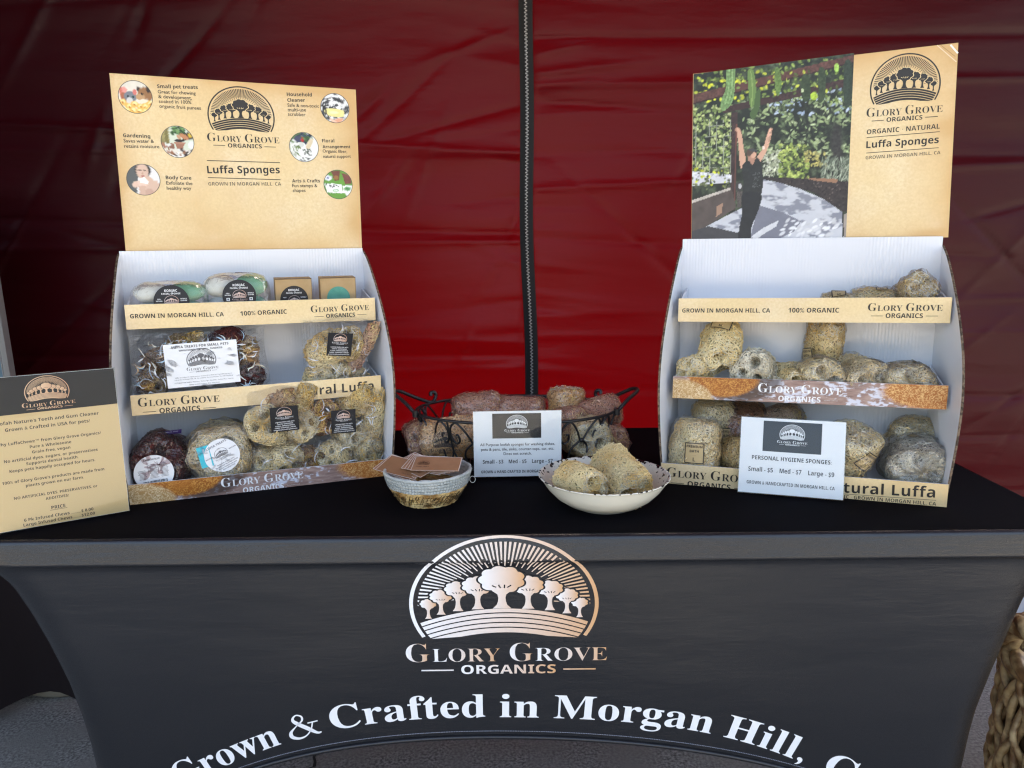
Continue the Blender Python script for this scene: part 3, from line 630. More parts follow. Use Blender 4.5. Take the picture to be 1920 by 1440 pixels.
def circ(kind, X, Y):
    if kind == 'pets':
        c = Canvas(X, Y, (232, 226, 212)); c.mix(vnoise(X, Y, 3, 1) * .5, (180, 178, 170)); c.ell(-.8, .25, .16, .34, (206, 110, 90), .2); c.ell(-.62, .0, .3, .3, (170, 100, 70)); c.ell(-.3, .02, .42, .36, (120, 126, 134)); c.ell(-.62, .42, .17, .2, (224, 150, 140)); c.ell(-.02, .3, .13, .2, (214, 120, 110)); c.ell(-.36, -.2, .2, .17, (206, 206, 204))
        c.ell(.62, .2, .5, .5, (150, 106, 66)); c.ell(.3, .02, .3, .22, (188, 150, 108)); c.ell(.85, .5, .2, .22, (52, 40, 34)); c.ell(.2, .52, .1, .16, (60, 46, 40), -.3); c.ell(.56, -.28, .4, .2, (232, 220, 200)); c.ell(.42, .2, .09, .08, (20, 16, 16)); c.ell(-.46, .02, .07, .07, (24, 40, 46)); c.ell(-.14, .0, .08, .08, (24, 60, 60))
        for k, (x, y) in enumerate([(-.8, -.35), (-.45, -.6), (-.1, -.45), (.25, -.6), (.55, -.55), (.85, -.4), (-.2, -.85), (.15, -.88), (.5, -.9), (-.6, -.85)]): c.ell(x, y, .26, .22, (236, 186, 96)); c.ell(x + .03, y + .05, .15, .12, (250, 226, 160)); c.ell(x, y - .02, .07, .06, (190, 120, 40))
    elif kind == 'garden':
        c = Canvas(X, Y, (206, 214, 196)); c.poly([(-1, -.1), (-1, 1), (-.5, 1), (-.5, -.1)], (150, 140, 90), .4, 2, 3); c.poly([(-.78, -.1), (-.74, 1), (-.6, 1), (-.55, -.1)], (120, 112, 64)); c.dabs(90, (-.3, .5, .5, 1), [(70, 110, 60), (40, 70, 40), (110, 150, 90)], (.04, .09), 3); c.poly([(.3, .1), (1, .2), (1, .7), (.5, .6)], (60, 44, 40), .3, 2, 4); c.ell(.42, .35, .34, .16, (190, 130, 90), -.5); c.ell(.1, .3, .2, .1, (196, 150, 116), -.9); c.ell(.8, .42, .14, .12, (214, 180, 60))
        c.ell(.12, .08, .34, .1, (40, 34, 32)); c.poly([(-.22, .0), (.5, .0), (.44, -.14), (-.18, -.14)], (176, 128, 104)); c.poly([(-.14, -.14), (.4, -.14), (.3, -.5), (-.06, -.5)], (160, 110, 88)); c.poly([(-1, -.12), (-.25, -.1), (-.2, -.45), (-1, -.4)], (150, 104, 82), .5, 5, 4); c.ell(-.6, -.2, .2, .1, (220, 220, 216)); c.ell(.85, -.2, .24, .26, (224, 226, 226)); c.poly([(-1, -.45), (1, -.5), (1, -1), (-1, -1)], (222, 216, 206)); c.dabs(60, (-.9, -1, .9, -.48), [(60, 48, 44), (150, 100, 70), (240, 240, 236)], (.05, .1), 6, 1.4)
    elif kind == 'care':
        c = Canvas(X, Y, (226, 224, 222)); c.poly([(-1, -1), (-1, 1), (-.1, 1), (-.3, .2), (-.5, -1)], (88, 92, 92)); c.ell(.02, .62, .52, .5, (44, 36, 34)); c.ell(-.02, .55, .4, .56, (214, 182, 162)); c.poly([(.05, .1), (.35, .25), (.6, 0), (1, -.2), (1, -1), (-.4, -1), (-.2, -.3)], (212, 180, 160)); c.ell(-.18, .62, .12, .04, (70, 50, 44)); c.ell(.16, .6, .12, .04, (70, 50, 44)); c.ell(-.02, .24, .13, .05, (180, 106, 100)); c.ell(-.02, .42, .05, .12, (196, 158, 138))
        c.ell(-.45, -.3, .3, .22, (222, 190, 170), .5); c.ell(-.1, -.25, .32, .2, (228, 198, 180), -.4); c.poly([(-.25, .05), (.05, .18), (.32, -.12), (.25, -.3), (-.2, -.2)], (244, 240, 232)); c.poly([(-.35, -.4), (.1, -.4), (.0, -1), (-.3, -1)], (206, 172, 152)); c.ell(.3, -.85, .3, .3, (196, 160, 142))
    elif kind == 'clean':
        c = Canvas(X, Y, (70, 72, 76)); n = vnoise(X * 1.2 + Y, Y * 2 - X, 3, 8, 4); c.mix((n - .47) * 12, (226, 228, 230)); c.ell(.3, .55, .4, .16, (54, 56, 60), -.5, .4); c.ell(.35, .3, .12, .14, (230, 230, 230)); c.poly(spline([(-.7, -.05), (.5, -.1), (.62, -.5), (.3, -.62), (-.6, -.5)], 5, True), (232, 222, 150), .1, 2, 4); c.ell(-.1, -.3, .4, .12, (244, 240, 190), 0, .5); c.ell(.2, -.85, .4, .16, (226, 164, 134), .3); c.ell(-.2, -.85, .3, .1, (238, 196, 172), -.4); c.dabs(14, (-.9, -.7, -.6, .3), [(40, 40, 44)], (.04, .09), 9)
    elif kind == 'floral':
        c = Canvas(X, Y, (228, 230, 228)); c.dabs(80, (-.95, .35, .5, 1), [(60, 92, 50), (90, 124, 70), (46, 60, 84), (34, 44, 60)], (.05, .12), 4); c.ell(-.4, .55, .3, .24, (64, 70, 96)); c.dabs(7, (-.3, .4, 0, .7), [(190, 44, 44)], (.05, .09), 5, 1.1); c.ell(-.18, .15, .2, .16, (206, 210, 204)); c.poly([(.1, .0), (.4, .55), (.7, .6), (.62, .3), (.3, -.2)], (214, 200, 168), .1, 2, 3); c.dabs(34, (-1, -.6, -.3, .1), [(96, 120, 70), (130, 150, 100)], (.02, .04), 6, 5, (-.6, .4)); c.dabs(22, (-.1, -.55, .5, -.15), [(70, 84, 70)], (.03, .06), 7, 2); c.dabs(20, (-.4, -1, .6, -.75), [(90, 96, 90)], (.02, .05), 8, 2.5)
    else:
        c = Canvas(X, Y, (104, 160, 64)); c.mix(vnoise(X, Y, 2, 3) * .4, (70, 128, 50)); c.poly([(-.5, .95), (.15, .95), (.05, .3), (-.25, .25)], (116, 66, 54), .3, 4, 6); c.ell(-.12, .48, .2, .16, (150, 106, 60)); c.poly([(.3, .8), (.9, .7), (.95, .1), (.5, .0)], (124, 70, 62), .3, 5, 6); c.ell(-.7, .45, .3, .2, (226, 230, 236)); c.ell(-.72, .45, .18, .06, (90, 100, 150)); c.poly([(-1, .12), (.25, .0), (.28, -.62), (-.8, -.55)], (240, 242, 240)); c.poly([(.34, -.1), (1, 0), (1, -.6), (.6, -.85), (.3, -.5)], (238, 240, 240)); c.ell(.65, -.3, .28, .17, (110, 168, 110)); c.ell(.65, -.3, .15, .08, (60, 120, 70))
        c.dabs(16, (-.85, -.2, .05, .0), [(24, 26, 30)], (.03, .05), 3, 1.8, (.1, .2)); c.ell(-.2, -.42, .26, .1, (120, 180, 120)); c.ell(-.2, -.42, .18, .06, (226, 236, 226))
    return c.C

def put_disc(mb, f, c, r, kind, n=44):
    t = np.arange(n) * 2 * PI / n; R = np.linspace(.0, 1, 20); X = R[:, None] * np.cos(t); Y = R[:, None] * np.sin(t)
    P = f((c[0] + X * r[0]).ravel(), (c[1] + Y * r[1]).ravel(), .0004).reshape(20, n, 3); mb.grid(P, 1, circ(kind, X, Y), True, True)
    V = np.concatenate([np.stack([np.cos(t), np.sin(t)], 1) * q for q in (1.0, 1.035)]) * np.array(r) + c
    mb.flat(V, [(k, (k + 1) % n, n + (k + 1) % n, n + k) for k in range(n)], f, .0005, 1, (.05, .05, .05))

def loofah_strip(W, H, seed):
    """Printed strip: pale and golden loofah at both ends, scuffed wood between."""
    nx, nz = 460, 42; X, Y = np.meshgrid(np.linspace(0, W, nx), np.linspace(0, H, nz)); c = Canvas(X, Y, (150, 122, 112))
    n = vnoise(X, Y * 5, 60, seed, 4); c.mix((n - .5) * 2.5, (184, 158, 146)).mix((.42 - n) * 3, (112, 88, 80))
    sc = vnoise(X, Y * 2.2, 130, seed + 1, 3) * .6 + .4 * vnoise(X, Y, 22, seed + 2, 2); c.mix((sc - .53) * 14, (206, 206, 216))
    net = np.abs(vnoise(X * 1.0 + Y * .4, Y, 230, seed + 3, 2) - .5); net2 = np.abs(vnoise(X - Y * .5, Y, 280, seed + 4, 2) - .5); st_ = np.maximum(1 - net / .07, 1 - net2 / .07).clip(0, 1)
    def sponge(m_, dark, light, edge):
        m_ = np.clip(m_, 0, 1); c.mix(m_ * (m_ > 0), dark); c.mix(m_ * st_ * .85, light); c.mix(m_ * (vnoise(X, Y, 40, seed + 9) - .45) * 1.2, edge)
    q = W / .48; c.mix(((1 - np.hypot((X - .30 * 0 - .125 * q) / (.085 * q), (Y - .045) / .05)) * 6).clip(0, 1) * .8, (50, 34, 28))
    sponge((1 - np.hypot((X - .095 * q) / (.07 * q), (Y - .046) / .042)) * 9, (150, 84, 24), (222, 164, 84), (176, 104, 34))
    sponge((1 - np.hypot((X - .01 * q) / (.072 * q), (Y + .006) / .046)) * 9, (176, 136, 84), (240, 222, 184), (206, 170, 118))
    sponge((1 - np.hypot((X - .50 * q) / (.135 * q), (Y - .028) / .036)) * 7, (168, 98, 40), (236, 196, 130), (190, 116, 52))
    return X, Y, c.C

# ------------------------------------------------------------------ the two cardboard display stands
PROFILE = [(.006, .0), (.001, .05), (-.002, .12), (.001, .19), (.02, .26), (.06, .33), (.11, .385), (.165, .425), (.212, .444), (.216, .444), (.216, 0)]
DB = .212
def stand(fr, label, W, trays, header, hdr_print, cat='display stand', HB=.449):
    t = thing('display_stand', label, cat, frame=fr)
    m_ = MB(); m_.box(.004, W - .004, DB - .004, DB, 0.0, HB, 0); m_.build('back_panel', M['ribbed'], t)
    prof = spline(PROFILE[:9], 6).tolist() + PROFILE[9:]
    for sx, bw in ((0, -1), (W, 1)):
        m_ = MB(); P = np.array(prof); n = len(P); o = []
        for th in (0, .004):
            bz = .012 * np.sin(np.clip(P[:, 1] / .444, 0, 1) * PI) * np.clip(1 - P[:, 0] / .2, 0, 1)
            o.append(np.stack([sx + bw * (th + bz) - bw * .004, P[:, 0], P[:, 1]], 1))
        V = np.concatenate(o)
        c0_ = np.array([[sx - bw * .004 + bw * k * .004, .1, .2] for k in (0, 1)])
        m_.add(np.vstack([o[0], [[sx - bw * .004, .15, .2]]]), [(k, (k + 1) % n, n) for k in range(n)], 0)
        m_.add(np.vstack([o[1], [[sx, .15, .2]]]), [(k, (k + 1) % n, n) for k in range(n)], 0)
        m_.add(V, [(k, (k + 1) % n, n + (k + 1) % n, n + k) for k in range(n)], 1); m_.build('side_panel', [M['white'], M['edge']], t)
    for d, cor, printer in trays:
        (tl, tr_, br, bl) = [fr.pix(u, v, d) for u, v in cor]
        x0, x1 = (tl[0] + bl[0]) / 2, (tr_[0] + br[0]) / 2; zl, zr, h = bl[1], br[1], ((tl[1] - bl[1]) + (tr_[1] - br[1])) / 2
        zz_ = lambda x: zl + (zr - zl) * (x - x0) / (x1 - x0)
        f = lambda x, z, w_, d=d, zz_=zz_: np.stack([x, np.full_like(x, d - w_), z + zz_(x)], -1)   # x across, z up from the tray's lower edge
        inv = lambda u, v, d=d, zz_=zz_: (lambda p: np.array([p[0], p[1] - zz_(p[0])]))(fr.pix(u, v, d))
        m_ = MB(); xa, xb = max(x0, .0046) if d > .01 else x0, min(x1, W - .0046) if d > .01 else x1
        def slab(a, b, y0, y1, z0, z1, slot=0):
            V = [(x, y, z + zz_(x)) for z in (z0, z1) for y in (y0, y1) for x in (a, b)]
            m_.add(V, [(0, 2, 3, 1), (4, 5, 7, 6), (0, 1, 5, 4), (2, 6, 7, 3), (0, 4, 6, 2), (1, 3, 7, 5)], slot)
        slab(xa + .001, xb - .001, d + .0035, DB - .005, .001, .0045); zt = h - .004
        for a in (xa + .001, xb - .004):
            V = [(x, y, z + zz_(x)) for y, z in ((d + .0035, .005), (DB - .005, .005), (DB - .005, h + .012), (d + .03, h - .004), (d + .0035, h - .004)) for x in (a, a + .003)]
            m_.add(V, [(0, 2, 4, 6, 8)[::-1], (1, 3, 5, 7, 9), (0, 1, 3, 2), (2, 3, 5, 4), (4, 5, 7, 6), (6, 7, 9, 8), (8, 9, 1, 0)], 0)
        tray = m_.build('tray', M['white'], t)
        m_ = MB(); V = [(x, y, z + zz_(x)) for z in (0, h) for y in (d, d + .003) for x in (x0, x1)]
        m_.add([V[k] for k in (2, 3, 6, 7, 0, 1, 4, 5)], [(0, 2, 3, 1), (4, 0, 1, 5), (6, 7, 3, 2), (4, 6, 2, 0), (5, 1, 3, 7)], 2); m_.add([V[k] for k in (0, 1, 4, 5)], [(0, 1, 3, 2)], 0)
        printer(m_, f, inv, x0, x1, h); m_.build('front_panel', [M['tan'], M['print'], M['white']], tray)
    d = DB + .002; tl, tr_, br, bl = [fr.pix(u, v, d) for u, v in header]
    m_ = MB(); V = [(p[0], y, p[1]) for y in (d, d + .004) for p in (bl, br, tr_, tl)]
    A, B = np.meshgrid(np.linspace(0, 1, 48), np.linspace(0, 1, 34)); Q = [np.array(q) for q in V[:4]]
    Pg = sum(wt_[..., None] * q for wt_, q in zip(((1 - A) * (1 - B), A * (1 - B), A * B, (1 - A) * B), Q)); nz_ = vnoise(A * 5, B * 3.4, 1.0, int(1000 * W), 4); sm = vnoise(A * 3, B * 5, 1.0, int(1000 * W) + 9, 3)
    ed = np.exp(-np.minimum(np.minimum(A, 1 - A) * 1.4, np.minimum(B, 1 - B)) / .07); br = np.clip(ed * (.02 + 1.15 * nz_) + np.clip(sm - .56, 0, 1) * 2.4 * np.clip(ed + .25, 0, 1) + .75 * np.exp(-np.hypot(A - 1, B - .92) / .16), 0, .85)
    m_.grid(Pg, 0, np.repeat((1 - br)[..., None], 3, -1), False); m_.add(V, [(4, 7, 6, 5), (0, 4, 5, 1), (1, 5, 6, 2), (2, 6, 7, 3), (3, 7, 4, 0)], 2)
    f = lambda x, z, w_: np.stack([x, np.full_like(x, d - w_), z], -1); inv = lambda u, v: fr.pix(u, v, d)
    hdr_print(m_, f, inv, fr, d); m_.build('header_board', [M['tan'], M['print'], M['white']], t)
    return t
INK = (.022, .019, .017)
def T(m_, f, inv, body, a, b, style='sans', col=INK, h=1.0, **k): line_text(m_, f, body, inv(*a), inv(*b), style, col, h, **k)
def brand(m_, f, inv, a, b, c=None, col=INK, h=1.0):
    """Name in small capitals from a to b (pixels measured on the photo), ORGANICS between two rules under it."""
    p, q = inv(*a), inv(*b); e = q - p; L = np.linalg.norm(e); n = np.array([-e[1], e[0]]) / L
    for body, x0, x1, cp in (('G', 0, .118, .135), ('LORY', .132, .468, .097), ('G', .517, .633, .135), ('ROVE', .645, 1, .097)):
        line_text(m_, f, body, p + e * x0, p + e * x1, 'serif', col, 1.0, 1, .0005, off=-.008)
    o = p - n * L * .105 * h; line_text(m_, f, 'ORGANICS', o + e * .25, o + e * .75, 'bold', col, 1.0, 1, .0005)
    for x0, x1 in ((.05, .21), (.79, .95)): stripe(m_, f, o + e * x0 + n * L * .03, o + e * x1 + n * L * .03, L * .007, col)
def pr_grown(pts):
    def pr(m_, f, inv, x0, x1, h):
        T(m_, f, inv, 'GROWN IN MORGAN HILL, CA', *pts[0], 'bold'); T(m_, f, inv, '100% ORGANIC', *pts[1], 'bold'); brand(m_, f, inv, *pts[2])
    return pr
def pr_luffa(pts):
    def pr(m_, f, inv, x0, x1, h):
        brand(m_, f, inv, *pts[0]); T(m_, f, inv, 'Natural Luffa', *pts[1], 'bold', space=1.05)
        if len(pts) > 2: stripe(m_, f, inv(*pts[2][0]), inv(*pts[2][1]), .0007, INK); T(m_, f, inv, 'ORGANIC \u00b7 GROWN IN MORGAN HILL, CA', *pts[3], 'bold', off=-.01)
    return pr
def pr_strip(pts, seed):
    def pr(m_, f, inv, x0, x1, h):
        X, Y, C = loofah_strip(x1 - x0, h, seed); P = f((X + x0).ravel(), (Y).ravel(), .0004).reshape(X.shape + (3,)); m_.grid(P, 1, C, True); brand(m_, f, inv, *pts, None, (.80, .80, .80))
    return pr

def hdr_left(m_, f, inv, fr, d):
    a, b = inv(389, 216), inv(515, 221); tp = inv(452, 162); c = (a + b) / 2; r = (b[0] - a[0]) / 2
    logo(m_, f, c, r, (tp[1] - c[1]) / r, INK, None, 0, 1, 2, True, 1.0, .0004, skew=0)
    for k, (u, v, ru, rv) in {'pets': (254, 182, 31, 30), 'garden': (333, 266, 30, 29), 'care': (269, 337, 30.5, 28.5), 'clean': (628, 203, 26, 27), 'floral': (570, 276, 26.5, 27), 'craft': (634, 346, 26, 26.5)}.items():
        p = inv(u, v); put_disc(m_, f, p, (inv(u + ru, v)[0] - p[0], p[1] - inv(u, v + rv)[1]), k)
    for s_, a, b, st_ in (('Small pet treats', (295, 165), (371, 167), 'bold'), ('Great for chewing', (296, 175), (367, 178), 'sans'), ('& development,', (297, 184), (360, 187), 'sans'), ('soaked in 100%', (298, 193), (359, 195), 'sans'), ('organic fruit purees', (299, 202), (377, 206), 'sans'),
        ('Gardening', (231, 257), (282, 259), 'bold'), ('Saves water &', (232, 267), (289, 268), 'sans'), ('retains moisture', (233, 277), (299, 278), 'sans'), ('Body Care', (311, 336), (359, 337), 'bold'), ('Exfoliate the', (312, 346), (361, 347), 'sans'), ('healthy way', (313, 356), (359, 356), 'sans'),
        ('Household', (538, 180), (585, 181), 'bold'), ('Cleaner', (539, 191), (572, 191), 'bold'), ('Safe & non-toxic', (539, 200), (598, 202), 'sans'), ('multi-use', (540, 209), (574, 209), 'sans'), ('scrubber', (540, 217), (573, 218), 'sans'),
        ('Floral', (604, 267), (627, 267), 'bold'), ('Arrangement', (605, 278), (657, 278), 'bold'), ('Organic fiber,', (605, 286), (651, 287), 'sans'), ('natural support', (606, 296), (658, 296), 'sans'), ('Arts & Crafts', (548, 342), (600, 342), 'bold'), ('Fun stamps &', (548, 351), (595, 351), 'sans'), ('shapes', (549, 360), (573, 360), 'sans'),
        ('Luffa Sponges', (389, 325), (525, 325), 'bold'), ('GROWN IN MORGAN HILL, CA', (391, 348), (527, 348), 'med')):
        k = {'off': .009} if st_ == 'sans' else {}
        if st_ == 'med': st_, k = 'bold', {'off': -.02}
        T(m_, f, inv, s_, a, b, st_, **k)
    stripe(m_, f, inv(388, 301), inv(525, 305), .0014, INK); stripe(m_, f, inv(390, 333), inv(526, 337), .0014, INK)

def hdr_right(m_, f, inv, fr, d):
    nx, nz = 190, 205; a, b = np.linspace(0, 1, nx), np.linspace(0, 1, nz); P4 = [inv(*p) for p in ((1296.5, 458), (1586, 448.5), (1601.5, 99.5), (1300.5, 139))]
    A, B = np.meshgrid(a, b); Q = sum(wt_[..., None] * p for wt_, p in zip(((1 - A) * (1 - B), A * (1 - B), A * B, (1 - A) * B), P4))
    L = f(Q[..., 0].ravel(), Q[..., 1].ravel(), .0004); uv = project(fr.o + L @ fr.R.T).reshape(nz, nx, 2)
    m_.grid(L.reshape(nz, nx, 3), 1, garden_photo((uv[..., 0] - 1290) * 4.234, (uv[..., 1] - 120) * 4.234), True)
    a, b = inv(1631, 168), inv(1764, 156); tp = inv(1697, 100); c = (a + b) / 2; r = np.linalg.norm(b - a) / 2
    logo(m_, f, c, r, (tp[1] - c[1]) / r, INK, None, 0, 1, 2, True, 1.0, .0004, ang=math.atan2(b[1] - a[1], b[0] - a[0]) * .7)
    for s_, p, q, st_ in (('ORGANIC \u00b7 NATURAL', (1625, 252), (1762, 241), 'bold'), ('Luffa Sponges', (1624, 278), (1760, 268), 'bold'), ('GROWN IN MORGAN HILL, CA', (1623, 299), (1763, 289), 'med')):
        T(m_, f, inv, s_, p, q, 'bold', off=-.02 if st_ == 'med' else -.008 if 'NAT' in s_ else 0)
    stripe(m_, f, inv(1625, 258), inv(1762, 247), .0011, INK); stripe(m_, f, inv(1624, 287), inv(1760, 277), .0011, INK)
    p, q, r_ = inv(1764, 82), inv(1795, 84), inv(1794, 112)                                # worn, creased corner
    stripe(m_, f, inv(1757, 85), inv(1793, 116), .0016, (.78, .62, .42)); stripe(m_, f, inv(1763, 84), inv(1791, 106), .001, (.42, .24, .09)); stripe(m_, f, inv(1782, 84), inv(1796, 100), .003, (.85, .80, .72))

LF = Frame((-.69, 1.322, .74), math.atan2(.171, .448)); RF = Frame((.286, 1.423, .74), math.atan2(-.157, .465))
stand(LF, 'cardboard display stand with six round pictures on its header board', .480,
      [(0.0, ((241, 911), (735, 859), (736, 893), (243, 947)), pr_strip(((415, 914), (569, 896)), 3)),
       (.05, ((244, 739), (715, 706), (714, 738), (248, 780)), pr_luffa((((259, 763), (412, 753)), ((536, 745), (701, 731))))),
       (.08, ((232, 572), (703, 558), (704, 600), (238, 618)), pr_grown((((244, 597), (420, 593)), ((451, 592), (538, 588)), ((583, 586), (692, 581)))))],
      ((205, 137), (667, 168), (679, 472), (236, 474)), hdr_left)
stand(RF, 'cardboard display stand with a garden photograph on its header board', .487,
      [(0.0, ((1238, 870), (1778, 906), (1776, 952), (1240, 907)), pr_luffa((((1250, 893), (1412, 907)), ((1539, 921), (1753, 933)), ((1540, 923), (1755, 938)), ((1545, 931), (1755, 948))))),
       (.05, ((1261, 706), (1777, 722), (1776, 768), (1262, 746)), pr_strip(((1421, 735), (1580, 741)), 5)),
       (.08, ((1272, 560), (1785, 557), (1782, 606), (1272, 603)), pr_grown((((1279, 586), (1444, 586)), ((1478, 586), (1573, 586)), ((1627, 583), (1767, 583)))))],
      ((1299.5, 138.5), (1797, 80), (1778, 445), (1296, 459)), hdr_right, HB=.461)

# ------------------------------------------------------------------ loofah sponges
def strand_mat(name, a, b, dark):
    m = mat(name, a, .75, .25, var=[(b, 34, .2), (dark, 16, .12)]); return m
LOO = {'straw': ((.92, .73, .36), (.93, .83, .55), (.70, .45, .15)), 'gold': ((.76, .53, .18), (.84, .66, .32), (.54, .31, .07)), 'white': ((.82, .74, .54), (.86, .82, .70), (.46, .36, .20)),
       'brown': ((.48, .26, .11), (.58, .38, .20), (.28, .12, .045)), 'red': ((.13, .026, .022), (.20, .06, .05), (.05, .012, .012)), 'pink': ((.64, .44, .26), (.68, .44, .30), (.50, .22, .14)), 'dim': ((.88, .70, .38), (.90, .78, .50), (.62, .42, .17))}
LM = {k: (strand_mat('loofah_strand_' + k, *v), mat('loofah_pith_' + k, tuple(x * .85 for x in v[0]), .9, .1, var=[(tuple(x * .45 for x in v[0]), 55, .15), (tuple(min(1, x * .95) for x in v[1]), 140, .12)], bump=[(230, .9, .004, (1, 1, 1))])) for k, v in LOO.items()}

for _k, _v in LOO.items():                                                             # the pith between the strands: a net with dark gaps
    _t = LM[_k][1].node_tree; _b = _t.nodes['Principled BSDF']; _co = _t.nodes.new('ShaderNodeTexCoord'); _n = _t.nodes.new('ShaderNodeTexNoise'); _n.inputs['Scale'].default_value = 90
    _ad = _t.nodes.new('ShaderNodeMix'); _ad.data_type = 'RGBA'; _ad.inputs[0].default_value = .012; _t.links.new(_co.outputs['Object'], _n.inputs['Vector']); _t.links.new(_co.outputs['Object'], _ad.inputs[6]); _t.links.new(_n.outputs['Color'], _ad.inputs[7])
    _vo = _t.nodes.new('ShaderNodeTexVoronoi'); _vo.feature = 'DISTANCE_TO_EDGE'; _vo.inputs['Scale'].default_value = 165; _t.links.new(_ad.outputs[2], _vo.inputs['Vector'])
    _r = _t.nodes.new('ShaderNodeValToRGB'); _r.color_ramp.elements[0].position = .07; _r.color_ramp.elements[1].position = .22; _r.color_ramp.elements[0].color = (*[min(1, x * 1.0) for x in _v[1]], 1); _r.color_ramp.elements[1].color = (*[x * .30 for x in _v[2]], 1)
    _t.links.new(_vo.outputs['Distance'], _r.inputs[0]); _mx = _t.nodes.new('ShaderNodeMix'); _mx.data_type = 'RGBA'; _mx.inputs[0].default_value = .78
    _t.links.new(_b.inputs['Base Color'].links[0].from_socket, _mx.inputs[6]); _t.links.new(_r.outputs[0], _mx.inputs[7]); _t.links.new(_mx.outputs[2], _b.inputs['Base Color'])

def hull_fn(L, r, seed, square=.42, hole=.55, flat=1.0, nh=3, taper=0.0, bow=0.0, hs=1.0):
    """Surface of a loofah cut, axis along x, open core holes at its +x end: maps (b in 0..1, angle) to points."""
    rg = np.random.default_rng(seed); ph = rg.uniform(0, 2 * PI, 8); kl = rg.integers(2, 4)
    f = np.linspace(PI, 0, 400); x = np.sign(np.cos(f)) * np.abs(np.cos(f)) ** square * L / 2; q = np.abs(np.sin(f)) ** .32 * r
    al = np.concatenate([[0], np.cumsum(np.hypot(np.diff(x), np.diff(q)))]); al /= al[-1]
    hc = [(.46 * r * math.cos(ph[0] + 2 * PI * k / nh), .46 * r * math.sin(ph[0] + 2 * PI * k / nh), r * rg.uniform(.17, .27) * hs) for k in range(nh)]
    def S(b, a):
        X = np.interp(b, al, x); R = np.interp(b, al, q); t = X / L
        k = 1 + .055 * np.cos(kl * a + ph[1] + 2 * t) + .04 * np.cos(5 * a + ph[2]) + .05 * np.sin(5 * t + ph[3] + 1.5 * np.cos(a + ph[4])) + .03 * np.sin(13 * t + 3 * a + ph[5]) - taper * t
        Y, Z = R * k * np.cos(a), R * k * np.sin(a) * flat
        if hole:
            h = np.zeros_like(X)
            for cx, cz, s in hc: h = np.maximum(h, np.exp(-(((Y - cx) ** 2 + (Z - cz * flat) ** 2) / (s * s)) ** 2))
            X = X - h * np.clip((X / L - .30) / .12, 0, 1) * min(hole * 2 * r, .6 * L)
        Z = Z + bow * (t * t * 4 - .3) * r
        return np.stack([X, Y, Z], -1)
    return S, 2 * PI * r, L + 1.6 * r

def rot_to(axis, roll=0.0):
    """Rotation taking +x to axis."""
    return np.array(Vector(axis).normalized().to_track_quat('X', 'Z').to_matrix() @ Matrix.Rotation(roll, 3, 'X'))

